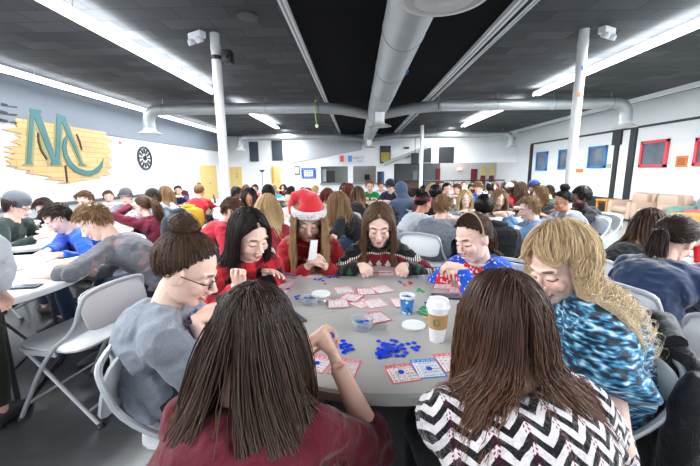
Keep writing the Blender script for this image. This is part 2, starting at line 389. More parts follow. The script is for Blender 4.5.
t = tag(obj('exit_sign', G().bx((a.x, YB+2.42, b.z), (b.x, YB+2.5, a.z)), mk('exit_red', (1, .25, .25), emit=1.2), smooth=False), 'lit red exit sign on the far pale wall', 'sign')
g = G(); text(g, 'EXIT', ((a.x+b.x)/2, YB+2.415, (a.z+b.z)/2), .12, (1, 0, 0), (0, 0, 1)); obj('lettering', g, mk('exit_white', (1, .8, .8), emit=2), t, smooth=False)
# low bar / railing in the recess
a = ony(396, 181, YB+1.2); b = ony(421, 190, YB+1.2)
t = empty('bar_counter', (0, 0, 0), 0, 'brown wooden bar counter in the dark recess', 'counter')
obj('front_panel', G().bx((a.x, YB+1.25, 0), (b.x, YB+1.8, a.z-.05)), mk('bar_wood', hexc('#5a4636')), t, smooth=False)
obj('counter_top', G().bx((a.x-.05, YB+1.2, a.z-.05), (b.x+.05, YB+1.85, a.z)), mk('bar_top', hexc('#3a2d24')), t, smooth=False)
t = empty('railing', (0, 0, 0), 0, 'dark metal railing in front of the recess', 'railing'); a = ony(424, 182.5, YB); b = ony(505, 182.5, YB); zr = .88
obj('rail', G().tube([(a.x, YB+.1, zr), (b.x, YB+.1, zr)], .03), mk('dark_metal', (.05, .05, .055), .4, .6), t)
for k in range(9): x = a.x+(b.x-a.x)*k/8; obj('post', G().tube([(x, YB+.1, 0), (x, YB+.1, zr)], .02), MC['dark_metal'], t)
a = ony(413, 171, YB+2.4); obj_ = flat('wall_screen', 412.5, 170.5, 417, 180, mk('screen_grey', (.25, .27, .3)), 'small pale screen on the dark recess wall', 'screen', Y=YB+2.5)
# far floor lamp, speakers
a = ony(262, 171, 16.5); t = empty('floor_lamp', (a.x, 16.5, 0), 0, 'slim black floor lamp with a flat head in front of the white back wall', 'lamp')
obj('base', G().lathe([(.13, 0), (.13, .02), (.02, .03), (.0, .03)]), BLK, t); obj('pole', G().tube([(0, 0, .02), (0, 0, a.z-.05)], .012), BLK, t)
obj('lamp_shade', G().lathe([(.03, -.06), (.12, .02), (.13, .05), (0, .05)], (0, 0, a.z)), BLK, t)
for (px, py, lab) in ((415, 159, 'black hanging loudspeaker left of the far white column'),):
    a = ony(px, py, 17.2); t = empty('loudspeaker', (a.x, 17.2, a.z), 0, lab, 'speaker')
    obj('cabinet', G().box((0, 0, 0), (.34, .3, .56)), BLK, t, bevel=.02, smooth=False); obj('bracket', G().bx((-.03, .15, -.05), (.03, .5, .05)).tube([(0, 0, .25), (0, .1, CEIL-a.z)], .015), BLK, t)
    obj('grille', G().box((0, -.155, 0), (.28, .012, .5)), mk('grille', (.03, .03, .03), .9), t, smooth=False)
t = empty('beam_shadow_bar', (0, 0, 0), 0, 'grey diagonal pipe shape standing for a beam shadow on the back wall', 'pipe')  # grey pipe shape put where a beam shadow crosses the back wall
obj('pipe', G().tube([ony(427, 147, 17.4), ony(384, 164, 17.4)], .09), mk('beam_shadow_grey', (.42, .44, .45), .5), t)
# ---------------------------------------------------------------- mural emblem on the left wall
def lw(px, py, d=0): v = onx(px, py, XL+.001+d); return (XL+.001+d, v.y, v.z)
def poly(g, pts, d0, t, s=(533/120., 466/105.), o=(0, 85)):
    P = [lw(o[0]+x/s[0], o[1]+y/s[1], d0) for x, y in pts]; return g.prism(P, (t, 0, 0))
t = empty('wall_emblem', (XL, 0, 0), 0, 'large cut-out wall emblem of teal M and C letters on pale yellow planks', 'emblem')
t.location = (0, 0, 0)
out = [(55, 88), (95, 72), (190, 78), (190, 92), (230, 92), (235, 100), (318, 122), (318, 135), (345, 140), (345, 152), (385, 158), (385, 168), (420, 170), (460, 182), (432, 190), (470, 215), (455, 225), (500, 250), (470, 262), (495, 300), (475, 310), (498, 335), (480, 345), (494, 368), (470, 380), (492, 398), (440, 402), (440, 415), (350, 425), (300, 436), (250, 434), (282, 424), (195, 418), (225, 408), (110, 390), (130, 380), (60, 370), (75, 364), (20, 358), (45, 350), (20, 335), (55, 328), (10, 318), (60, 305), (5, 295), (50, 285), (8, 272), (90, 268), (40, 250), (90, 235), (60, 220), (92, 216), (0, 195), (70, 188), (60, 150), (75, 140), (62, 118), (75, 105)]
PLK = NT('emblem_plank'); ti = PLK.n('TexBrick', Scale=1.0); mp = PLK.n('Mapping'); PLK.l(PLK.obj(), mp.inputs['Vector']); mp.inputs['Rotation'].default_value = (math.pi/2, 0, math.pi/2)
sp = PLK.n('SeparateXYZ'); PLK.l(PLK.obj(), sp.inputs[0]); cb = PLK.n('CombineXYZ'); PLK.l(sp.outputs[1], cb.inputs[0]); PLK.l(sp.outputs[2], cb.inputs[1]); PLK.l(cb.outputs[0], ti.inputs['Vector'])
for k, v in (('Color1', (*hexc('#c9a06a'), 1)), ('Color2', (*hexc('#d0aa76'), 1)), ('Mortar', (*hexc('#a87f4c'), 1)), ('Mortar Size', .006), ('Brick Width', .6), ('Row Height', .12)): ti.inputs[k].default_value = v
PLK.col(ti.outputs[0])
obj('plank_board', poly(G(), out, 0, .035), PLK.m, t, smooth=False)
TEAL = mk('teal_paint', hexc('#3d6d70'), .5); TEAL2 = mk('cream_line', hexc('#8f8c5c'))
def em(nm, pts, m, d=.036, th=.02): obj(nm, poly(G(), pts, d, th), m, t, smooth=False)
em('letter_outline', [(120, 95), (190, 102), (190, 128), (182, 132), (238, 290), (240, 125), (250, 118), (300, 138), (298, 152), (372, 345), (388, 352), (386, 366), (345, 358), (345, 345), (280, 190), (272, 340), (280, 362), (212, 362), (205, 340), (158, 190), (148, 345), (152, 362), (92, 360), (110, 345), (122, 130)], TEAL2, .036, .006)
em('letter_m', [(128, 102), (182, 106), (182, 122), (176, 126), (246, 322), (250, 135), (246, 124), (290, 142), (292, 152), (365, 350), (380, 356), (350, 354), (354, 340), (272, 160), (264, 340), (268, 354), (222, 354), (230, 338), (150, 142), (136, 338), (142, 350), (112, 348), (118, 338), (133, 122), (128, 118)], TEAL, .043, .012)
arc = [(300, 215), (282, 240), (276, 275), (282, 315), (300, 355), (330, 385), (365, 400), (400, 405), (435, 392), (455, 362), (458, 325), (452, 340), (435, 362), (410, 378), (380, 380), (345, 368), (318, 342), (300, 308), (294, 270), (300, 240)]
em('letter_c', arc, TEAL, .044, .014)
DRK = mk('emblem_dark', (.03, .03, .03))
em('dark_stroke', [(165, 212), (170, 212), (172, 245), (182, 285), (210, 328), (204, 332), (178, 290), (166, 250)], DRK)
em('dark_stroke', [(336, 218), (340, 216), (355, 250), (364, 290), (360, 290), (350, 254)], DRK)
em('dark_stroke', [(286, 358), (292, 355), (300, 432), (294, 434)], DRK)
for y0 in (78, 112, 148):
    em('dark_streak', [(0, y0), (30, y0+8), (30, y0+14), (75, y0+26-8), (70, y0+26-2), (20, y0+18), (0, y0+14)], DRK, .036)
# wall clock
c = onx(144, 158.2, XL); t = empty('wall_clock', (XL+.02, c.y, c.z), 0, 'large round skeleton wall clock with dark numeral bars', 'clock'); R = .36
RM = Matrix.Rotation(math.pi/2, 3, 'Y')
obj('rim', G().lathe([(R, 0), (R, .03), (R-.05, .03), (R-.05, 0), (R, 0)], R=RM, n=40), mk('clock_dark', (.03, .03, .035)), t)
obj('hub', G().lathe([(.07, 0), (.07, .03), (0, .03)], R=RM), MC['clock_dark'], t)
g = G()
for k in range(12):
    a = k*math.pi/6; g.box((.015, math.sin(a)*R*.6, math.cos(a)*R*.6), (.03, .036, R*.36), Matrix.Rotation(-a, 3, 'X'))
obj('numerals', g, MC['clock_dark'], t)
obj('hands', G().box((.04, .06, .05), (.01, .03, .22), Matrix.Rotation(-.9, 3, 'X')).box((.045, -.02, .09), (.01, .02, .28), Matrix.Rotation(.3, 3, 'X')), MC['clock_dark'], t)
notice('fire_alarm', 118.5, 141, 121.5, 144.5, mk('alarm_red', hexc('#e06a6a')), 'small red alarm box on the left wall above the clock', XL)
# radiator shelf along left wall
t = empty('wall_heater', (0, 0, 0), 0, 'long low grey heater along the left wall', 'heater'); 
obj('casing', G().bx((XL+.01, 3.5, .0), (XL+.28, 11.5, .74)), mk('heater_grey', (.45, .47, .48)), t, smooth=False); obj('top_cap', G().bx((XL+.01, 3.48, .74), (XL+.31, 11.52, .79)), mk('heater_cap', (.08, .08, .085)), t, smooth=False)
# ---------------------------------------------------------------- ceiling fittings
TUBE = mk('tube_glow', (.93, .97, 1), emit=9); FIX = mk('fixture_white', (.6, .62, .64), .4)
for i, (sx, y0, y1) in enumerate(STRIPS):
    lab = ['long fluorescent strip light left of the middle, nearest the camera', 'shorter far fluorescent strip in line behind the left pole', 'fluorescent strip light running close to the left wall', 'long fluorescent strip light passing the right pole', 'shorter far fluorescent strip on the right side', 'unseen fluorescent strip light close to the right wall'][i]
    t = empty('strip_light', (sx, y0, CEIL), 0, lab, 'ceiling light')
    Ln = y1-y0
    obj('housing', G().bx((-.045, 0, SZ-CEIL-.03), (.045, Ln, SZ-CEIL+.02)), FIX, t, smooth=False)
    obj('tube', G().tube([(-.05, .02, SZ-CEIL-.045), (-.05, Ln-.02, SZ-CEIL-.045)], .02), TUBE, t); obj('tube', G().tube([(.05, .02, SZ-CEIL-.045), (.05, Ln-.02, SZ-CEIL-.045)], .02), TUBE, t)
    for k in range(int(Ln/2.4)+1): obj('hanger', G().tube([(0, .3+k*2.4, SZ-CEIL), (0, .3+k*2.4, 0)], .006, n=6), MC['steel'], t)
for (x, w, lab) in ((-.79, .08, 'white ceiling track left of the main duct'), (1.80, .10, 'wide white ceiling track right of the main duct')):
    t = empty('ceiling_track', (x, 0, CEIL), 0, lab, 'track'); obj('rail', G().bx((-w/2, 1, -.06), (w/2, 16.5, 0)), TRIMW, t, smooth=False)
    obj('groove', G().bx((-w*.16, 1, -.062), (w*.16, 16.5, -.05)), mk('groove_grey', (.3, .31, .32)), t, smooth=False)
t = tag(obj('conduit', G().tube([(1.95, 1, CEIL-.03), (1.95, 16.5, CEIL-.03)], .012).tube([(1.99, 1, CEIL-.03), (1.99, 16.5, CEIL-.03)], .012), TRIMW), 'pair of thin white conduits beside the right ceiling track', 'conduit')
# ducts
def mat_duct():
    q = NT('galvanised_duct'); wv = q.n('TexWave', Scale=1.1, Distortion=0.0); wv.bands_direction = 'DIAGONAL'; q.l(q.obj(), wv.inputs['Vector'])
    q.col(q.mix(q.noise(5), (.36, .39, .40), (.46, .49, .50))); q.b.inputs['Metallic'].default_value = .35; q.b.inputs['Roughness'].default_value = .42
    q.bump(wv.outputs['Fac'], .25, .01); return q.m
DUCT = mat_duct(); DX, DZ, DR = .53, 2.92, .235
MAIN = t = empty('main_duct', (DX, 0, DZ), 0, 'large round galvanised duct running down the middle of the ceiling', 'duct')
obj('pipe', G().tube([(0, y, 0) for y in np.linspace(-.6, 17.6, 40)], DR, n=40), DUCT, t)
for k in range(12): obj('seam_band', G().tube([(0, 1.3+k*1.4, 0), (0, 1.325+k*1.4, 0)], DR+.007, n=40), mk('galv_band', (.33, .35, .36), .4, .5), t)
def diffuser(parent, c, neck, r=.25):
    obj('diffuser_neck', G().tube([(c[0], c[1], c[2]+neck), (c[0], c[1], c[2]+.04)], .105, n=24), TRIMW, parent)
    d = obj('diffuser', G().lathe([(.105, .10), (.12, .06), (r, .01), (r+.02, 0), (r-.01, -.005), (r*.7, .045), (.11, .06)], c, n=36), mk('diffuser_white', (.62, .63, .62), .4), parent)
    obj('diffuser_cone', G().lathe([(r*.72, -.012), (r*.5, .03), (r*.3, .05)], c, n=36), MC['diffuser_white'], d)
    obj('diffuser_cone', G().lathe([(.085, .02), (.09, -.02), (.0, -.03)], c, n=24), MC['diffuser_white'], d)
for y, in ((2.26,), (8.15,), (14.85,)): diffuser(t, (0, y, 2.39-DZ), .35)
obj('blue_tape', G().box((DR*math.sin(.9), 5.2, -DR*math.cos(.9)), (.003, .2, .07), Matrix.Rotation(-math.pi/2+.9, 3, 'Y')), mk('blue_tape', hexc('#2a7fd6')), t)
def branch(Y, side, Xe, lab):
    s = side; zc = 2.96
    P = [(DX+s*.1, Y+1.0, DZ), (DX+s*.9, Y+.25, DZ+.03), (DX+s*1.5, Y, zc)]
    t = obj('branch_pipe', G().tube([(DX+s*1.48, Y, zc)]+[(DX+s*1.48+(Xe-s*.3-DX-s*1.48)*k/12, Y, zc) for k in range(1, 13)], .135, n=20), DUCT, MAIN, loc=(-DX, 0, -DZ)); t['label'] = lab
    obj('angled_section', G().tube(P, .135, n=20), DUCT, t)
    g = G().tube([(Xe-s*.32, Y, zc), (Xe-s*.18, Y, zc-.01), (Xe-s*.05, Y, zc-.1), (Xe, Y, zc-.25), (Xe, Y, zc-.45)], .135, n=20, smooth=1); obj('elbow', g, DUCT, t)
    for k in range(4): x = DX+s*1.5+(Xe-s*.4-DX-s*1.5)*k/3; obj('coupling', G().tube([(x, Y, zc), (x+.03, Y, zc)], .142, n=20), MC['galv_band'], t); obj('hanger', G().tube([(x, Y, zc+.13), (x, Y, CEIL)], .008), MC['steel'], t)
    obj('diffuser', G().lathe([(.135, .14), (.15, .08), (.26, .02), (.27, 0), (.12, .03)], (Xe, Y, zc-.58), n=28), MC['diffuser_white'], t)
branch(8.9, -1, -5.25, 'near branch duct reaching left with a downturned end'); branch(8.9, 1, 6.6, 'near branch duct reaching right with a downturned end')
branch(15.9, -1, -5.3, 'far branch duct reaching left by the back wall'); branch(15.9, 1, 6.9, 'far branch duct reaching right by the back wall')
t = empty('ribbon', (-1.0, 8.75, 2.83), 0, 'yellow green ribbon hanging from the near left branch duct', 'ribbon'); obj('strip', G().tube([(0, 0, .29), (-.02, 0, .1), (.0, 0, -.15), (.02, 0, -.3)], .012), mk('ribbon_green', hexc('#b7d46a')), t); obj('tassel', G().ell((.02, 0, -.33), (.04, .02, .05)), mk('ribbon_white', (.7, .75, .6)), t)
# poles with emergency lights
def pole(px, py, lab, r=.062):
    c = onz(px, py, CEIL); t = empty('support_pole', (c.x, c.y, 0), 0, lab, 'pole')
    obj('shaft', G().tube([(0, 0, 0), (0, 0, CEIL)], r, n=24), mk('pole_white', (.75, .76, .77), .35), t); obj('base_plate', G().bx((-.1, -.1, 0), (.1, .1, .015)), MC['pole_white'], t, smooth=False)
    obj('collar', G().tube([(0, 0, CEIL-.22), (0, 0, CEIL-.14)], r+.005, n=24), MC['pole_white'], t); return t, c
t, c1 = pole(214.5, 33.5, 'round white pole on the left in front of the left wall')
t, c2 = pole(584.5, 29.5, 'round white pole on the right passing the strip light')
obj('blue_sticker', G().box((-.02, -.066, 2.72), (.03, .004, .05)), mk('blue_tape', (.1, .3, .8)), t); obj('orange_sticker', G().box((-.03, -.066, 2.38), (.04, .004, .06)), ORG, t)
def elight(c, dx, rot, lab):
    t = empty('emergency_light', (c.x+dx, c.y-.12, CEIL-.0), rot, lab, 'light')
    obj('housing', G().box((0, 0, -.07), (.25, .10, .09)), TRIMW, t, bevel=.015, smooth=False)
    for s in (-1, 1):
        h = obj('lamp_head', G().lathe([(.02, .02), (.045, .0), (.05, -.05), (.04, -.056), (0, -.045)], (s*.08, -.04, -.12), R=Matrix.Rotation(.5, 3, 'X')), TRIMW, t)
elight(c1, -.19, -.5, 'twin headed white emergency light at the top of the left pole'); elight(c2, .22, .5, 'twin headed white emergency light at the top of the right pole')
t = empty('security_camera', (c1.x+.16, c1.y, CEIL-.3), 0, 'black camera box strapped to the left pole near the ceiling', 'camera'); obj('body', G().box((0, 0, 0), (.12, .14, .16)), BLK, t, bevel=.01); obj('lens', G().lathe([(.03, 0), (.03, .04), (0, .04)], (0, -.07, 0), R=Matrix.Rotation(math.pi/2, 3, 'X')), BLK, t); obj('strap', G().tube([(-.16, 0, -.03), (-.16, 0, .02)], .07), BLK, t)
c = onz(247.5, 15, CEIL); t = tag(obj('ceiling_speaker', G().lathe([(.12, 0), (.12, -.02), (.09, -.03), (0, -.025)], (c.x, c.y, CEIL)), mk('speaker_dark', (.05, .05, .055))), 'small round dark ceiling speaker left of the left track', 'speaker')
cf = ony(421.5, 150, 14.5); t = empty('support_pole', (cf.x, 14.5, 0), 0, 'distant thin white column below the far right branch duct', 'pole'); obj('shaft', G().tube([(0, 0, 0), (0, 0, CEIL)], .075, n=16), MC['pole_white'], t)
# right side armchairs
def armchair(p, rz, m, lab, w=.95, seats=1):
    t = empty('armchair' if seats == 1 else 'sofa', p, rz, lab, 'armchair' if seats == 1 else 'sofa'); t.scale = (.85, .85, .85)
    obj('base', G().bx((-w/2+.16, -.36, .06), (w/2-.16, .34, .28)), m, t, bevel=.03)
    for k in range(seats):
        ww = (w-.34)/seats; x0 = -w/2+.17+k*ww; obj('seat_cushion', G().bx((x0, -.34, .26), (x0+ww-.01, .42, .45)), m, t, bevel=.06); obj('back_cushion', G().bx((x0, -.40, .42), (x0+ww-.01, -.16, .86)), m, t, bevel=.08)
    for s in (-1, 1): obj('armrest', G().loft([(s*(w/2-.09), -.4, .35), (s*(w/2-.09), .42, .35)], [(.10, .27)]*2, side=(1, 0, 0), n=20, power=.7), m, t, bevel=.02)
    obj('backrest', G().loft([(-w/2+.06, -.42, .46), (w/2-.06, -.42, .46)], [(.11, .42)]*2, side=(0, 1, 0), n=20, power=.7), m, t, bevel=.02)
    for sx in (-1, 1):
        for sy in (-1, 1): obj('leg', G().bx((sx*(w/2-.1)-.03, sy*.34-.03, 0), (sx*(w/2-.1)+.03, sy*.34+.03, .09)), mk('dark_wood', (.05, .03, .02)), t, smooth=False)
    return t
BEI = mk('beige_vinyl', hexc('#b9a08e'), .45); TEALV = mk('green_vinyl', hexc('#6f9389'), .45)
armchair((7.4, 9.35, 0), math.pi/2, BEI, 'beige vinyl armchair nearest the black wall post'); armchair((7.4, 8.5, 0), math.pi/2+.05, BEI, 'beige vinyl armchair next to the green sofa', 1.0)
armchair((7.4, 7.2, 0), math.pi/2, TEALV, 'muted green vinyl sofa against the right wall', 1.7, 2)
t = tag(obj('jacket', G().ell((7.32, 7.45, .44), (.22, .26, .05)).ell((7.2, 7.2, .44), (.2, .12, .05)), mk('pink_cloth', hexc('#d8546e'), bump=.6, bs=12)), 'crumpled pink jacket lying on the green sofa', 'jacket')
def side_table(p, lab):
    t = empty('side_table', p, 0, lab, 'table'); m = mk('oak', hexc('#c98a3c'), .45)
    obj('table_top', G().bx((-.24, -.24, .46), (.24, .24, .5)), m, t, smooth=False)
    for sx in (-1, 1):
        for sy in (-1, 1): obj('leg', G().bx((sx*.2-.025, sy*.2-.025, 0), (sx*.2+.025, sy*.2+.025, .46)), m, t, smooth=False)
    obj('apron', G().bx((-.2, -.2, .38), (.2, -.17, .46)).bx((-.2, .17, .38), (.2, .2, .46)), m, t, smooth=False)
side_table((7.4, 10.2, 0), 'small oak side table left of the beige armchairs'); side_table((6.5, 6.7, 0), 'small oak side table in front of the green sofa')
# ================================================================ people
def V3(*a): return np.array(a, float)
def unit(v): v = np.asarray(v, float); return v/(np.linalg.norm(v)+1e-12)
def rot(ax, deg): return np.array(Matrix.Rotation(math.radians(deg), 3, ax))
SK = {'pale': ('#e8c3b3', '#c97f78'), 'fair': ('#ddb19c', '#c0736b'), 'tan': ('#b98468', '#9a5a50'), 'brown': ('#6e4733', '#5c3430'), 'dark': ('#3f281f', '#3a2220')}
def skin(tone, eyes, brow, beard=None):
    k = 'skin_%s_%s_%s_%s' % (tone, eyes, brow, beard)
    if k in MC: return MC[k]
    q = NT(k); base, lip = (hexc(c) for c in SK[tone]); at_ = q.t.nodes.new('ShaderNodeAttribute'); at_.attribute_name = 'hp'
    sp = q.n('SeparateXYZ'); q.l(at_.outputs['Vector'], sp.inputs[0]); X, Y, Z = sp.outputs; ax = q.math('ABSOLUTE', X)
    front = q.math('GREATER_THAN', Y, .03)
    def m(cx, cz, rx, rz, kk=4, a=ax):
        u = q.math('DIVIDE', q.math('SUBTRACT', a, cx), rx); v = q.math('DIVIDE', q.math('SUBTRACT', Z, cz), rz)
        e = q.math('ADD', q.math('MULTIPLY', u, u), q.math('MULTIPLY', v, v))
        r = q.math('MULTIPLY', q.math('SUBTRACT', 1.0, e), kk); nd = q.n('Clamp'); q.l(r, nd.inputs[0]); return q.math('MULTIPLY', nd.outputs[0], front)
    f = q.noise(9); c = q.mix(f, tuple(v*.95 for v in base), tuple(min(1, v*1.04) for v in base))
    c = q.mix(q.math('MULTIPLY', m(.042, -.032, .028, .024, 1), .35), c, lip)
    if beard:
        bz = q.math('MULTIPLY', q.math('LESS_THAN', Z, -.045), q.math('GREATER_THAN', Z, -.2)); c = q.mix(q.math('MULTIPLY', bz, .85), c, hexc(beard))
    c = q.mix(m(0, -.068, .024, .0105, 3), c, lip)
    if eyes == 'smile': c = q.mix(m(0, -.069, .021, .0048), c, (.8, .76, .72))
    else: c = q.mix(q.math('MULTIPLY', m(0, -.0675, .022, .002), .8), c, tuple(v*.3 for v in lip))
    dk = (.02, .013, .01)
    c = q.mix(q.math('MULTIPLY', m(.031, .024, .019, .0062, 2), .85), c, hexc(brow))
    if eyes in ('down', 'smile'):
        c = q.mix(m(.030, -.008, .0165, .0042, 3), c, dk)
    else:
        c = q.mix(m(.030, 0, .0135, .006), c, (.75, .73, .7)); c = q.mix(m(.030, 0, .0052, .006), c, (.06, .04, .03)); c = q.mix(m(.030, .0065, .0165, .0032), c, dk)
    q.col(c); q.b.inputs['Roughness'].default_value = .48; q.b.inputs['Subsurface Weight'].default_value = .08; q.b.inputs['Subsurface Radius'].default_value = (.02, .008, .004)
    MC[k] = q.m; return q.m
def hairmat(c1, c2, c3, rough=.42):
    k = 'hair_%s_%s_%s' % (c1, c2, c3)
    if k in MC: return MC[k]
    q = NT(k); a = q.t.nodes.new('ShaderNodeAttribute'); a.attribute_name = 'tint'; b = q.t.nodes.new('ShaderNodeAttribute'); b.attribute_name = 'along'
    c = q.mix(a.outputs['Fac'], hexc(c1), hexc(c2)); tip = q.math('MULTIPLY', q.math('MULTIPLY', b.outputs['Fac'], b.outputs['Fac']), .85)
    q.col(q.mix(tip, c, hexc(c3))); q.b.inputs['Roughness'].default_value = rough; q.b.inputs['Specular IOR Level'].default_value = .3; MC[k] = q.m; return q.m
def cloth(name, c, rough=.85, bump=.5, bs=9, weave=220, sheen=.2, c2=None):
    k = 'cloth_'+name
    if k in MC: return MC[k]
    q = NT(k); c = hexc(c) if isinstance(c, str) else c; c2 = hexc(c2) if c2 else tuple(v*.8 for v in c)
    q.col(q.mix(q.noise(30, 4), c2, c)); clothfin(q, rough, bump, bs, weave, sheen); MC[k] = q.m; return q.m
def clothfin(q, rough=.85, bump=.5, bs=9, weave=220, sheen=.2):
    q.b.inputs['Roughness'].default_value = rough; q.b.inputs['Sheen Weight'].default_value = sheen; q.b.inputs['Specular IOR Level'].default_value = .25
    h = q.math('ADD', q.noise(bs, 3), q.math('MULTIPLY', q.noise(weave, 1), .12)); q.bump(h, bump, .03)
def m_plaid():
    q = NT('cloth_plaid'); sp = q.n('SeparateXYZ'); q.l(q.obj(), sp.inputs[0]); X, Y, Z = sp.outputs
    a = q.math('LESS_THAN', q.math('FRACT', q.math('MULTIPLY', q.math('ADD', X, q.math('MULTIPLY', Y, .35)), 10)), .45)
    b = q.math('LESS_THAN', q.math('FRACT', q.math('MULTIPLY', q.math('ADD', Z, q.math('MULTIPLY', Y, .5)), 10)), .5)
    c = q.mix(q.math('MULTIPLY', q.math('ADD', a, b), .5), hexc('#c8202e'), hexc('#17171b')); q.col(c); clothfin(q); return q.m
def m_chevron():
    q = NT('cloth_chevron'); sp = q.n('SeparateXYZ'); q.l(q.obj(), sp.inputs[0]); X, Y, Z = sp.outputs
    tri = q.math('PINGPONG', X, .030); wob = q.math('MULTIPLY', q.noise(22, 2), .010)
    v = q.math('ADD', q.math('ADD', q.math('MULTIPLY', Z, .75), q.math('ADD', q.math('MULTIPLY', Y, .65), tri)), wob)
    band = q.math('LESS_THAN', q.math('FRACT', q.math('DIVIDE', v, .036)), .47)
    fx = q.math('ABSOLUTE', q.math('SUBTRACT', q.math('FRACT', q.math('DIVIDE', X, .06)), .5))
    near = q.math('GREATER_THAN', fx, .40); dash = q.math('LESS_THAN', q.math('FRACT', q.math('MULTIPLY', v, 120)), .55)
    fine = q.math('LESS_THAN', q.math('FRACT', q.math('MULTIPLY', X, 150)), .5)
    c = q.mix(q.math('MULTIPLY', q.math('MULTIPLY', near, dash), fine), hexc('#e6dfe2'), hexc('#8a1238'))
    c = q.mix(band, c, q.mix(near, hexc('#120f14'), hexc('#30081a'))); q.col(c)
    clothfin(q, .95, .7, 60, 160, .3); return q.m
def m_blueflame():
    q = NT('cloth_blue_print'); mp = q.n('Mapping'); q.l(q.obj(), mp.inputs['Vector']); mp.inputs['Scale'].default_value = (30, 30, 120); mp.inputs['Rotation'].default_value = (.15, .45, 0)
    n1 = q.noise(1, 1, mp.outputs[0]); r = q.n('ValToRGB'); q.l(n1, r.inputs[0]); e = r.color_ramp.elements
    e[0].position = .43; e[0].color = (*hexc('#0c2337'), 1); e[1].position = .70; e[1].color = (*hexc('#cfe4ee'), 1)
    for p_, cc in ((.48, '#1c5a84'), (.55, '#3187b0'), (.61, '#63a9c8')): k = e.new(p_); k.color = (*hexc(cc), 1)
    q.col(r.outputs[0]); clothfin(q, .7, .5, 7); return q.m
def m_xmas():
    q = NT('cloth_christmas_knit'); sp = q.n('SeparateXYZ'); q.l(q.obj(), sp.inputs[0]); X, Y, Z = sp.outputs
    vz = q.math('ADD', Z, q.math('MULTIPLY', Y, .55)); row = q.math('FRACT', q.math('MULTIPLY', vz, 7.5)); rid = q.math('FLOOR', q.math('MULTIPLY', vz, 7.5))
    odd = q.math('MODULO', rid, 2.0); c = q.mix(odd, hexc('#7a1626'), hexc('#17181c'))
    tx = q.math('PINGPONG', X, .03); d = q.math('ABSOLUTE', q.math('SUBTRACT', row, .5)); dia = q.math('LESS_THAN', q.math('ADD', q.math('MULTIPLY', tx, 12), d), .24)
    c = q.mix(dia, c, q.mix(odd, hexc('#d9d4cc'), hexc('#2f5a44'))); ln = q.math('LESS_THAN', q.math('ABSOLUTE', q.math('SUBTRACT', row, .06)), .05); dot = q.math('LESS_THAN', q.math('FRACT', q.math('MULTIPLY', X, 70)), .55)
    c = q.mix(q.math('MULTIPLY', ln, dot), c, hexc('#e6e0d8')); q.col(c); clothfin(q, .95, .6, 14, 140, .3); return q.m
def m_bluesweater():
    q = NT('cloth_blue_sweater'); sp = q.n('SeparateXYZ'); q.l(q.obj(), sp.inputs[0]); X, Y, Z = sp.outputs
    def dist(cx, cz): 
        u = q.math('SUBTRACT', X, cx); v = q.math('SUBTRACT', Z, cz); return q.math('SQRT', q.math('ADD', q.math('MULTIPLY', u, u), q.math('MULTIPLY', v, v)))
    fr = q.math('GREATER_THAN', Y, .1); c = q.mix(q.math('GREATER_THAN', q.noise(75, 0), .70), hexc('#1450c0'), hexc('#dfe8f2'))
    circ = q.math('MULTIPLY', q.math('LESS_THAN', dist(.0, .77), .085), fr); c = q.mix(circ, c, q.mix(q.math('GREATER_THAN', q.noise(60, 0), .62), hexc('#d32a30'), hexc('#f0dede')))
    q.col(c); clothfin(q); return q.m
def m_tee():
    q = NT('cloth_grey_tee'); sp = q.n('SeparateXYZ'); q.l(q.obj(), sp.inputs[0]); X, Y, Z = sp.outputs
    a = q.math('LESS_THAN', q.math('ABSOLUTE', X), .11); b = q.math('LESS_THAN', q.math('ABSOLUTE', q.math('SUBTRACT', Z, .74)), .075); c = q.math('MULTIPLY', q.math('GREATER_THAN', Y, .06), q.math('GREATER_THAN', q.noise(38, 0), .5))
    q.col(q.mix(q.math('MULTIPLY', q.math('MULTIPLY', a, b), c), q.mix(q.noise(160, 2), hexc('#6d7480'), hexc('#949aa4')), hexc('#2c3f78'))); clothfin(q, .9, .6, 7); return q.m
def m_stripe(name, a, b, f=26, ax=2):
    q = NT('cloth_'+name); sp = q.n('SeparateXYZ'); q.l(q.obj(), sp.inputs[0]); c = q.mix(q.math('LESS_THAN', q.math('FRACT', q.math('MULTIPLY', sp.outputs[ax], f)), .5), hexc(a), hexc(b)); q.col(c); clothfin(q); return q.m
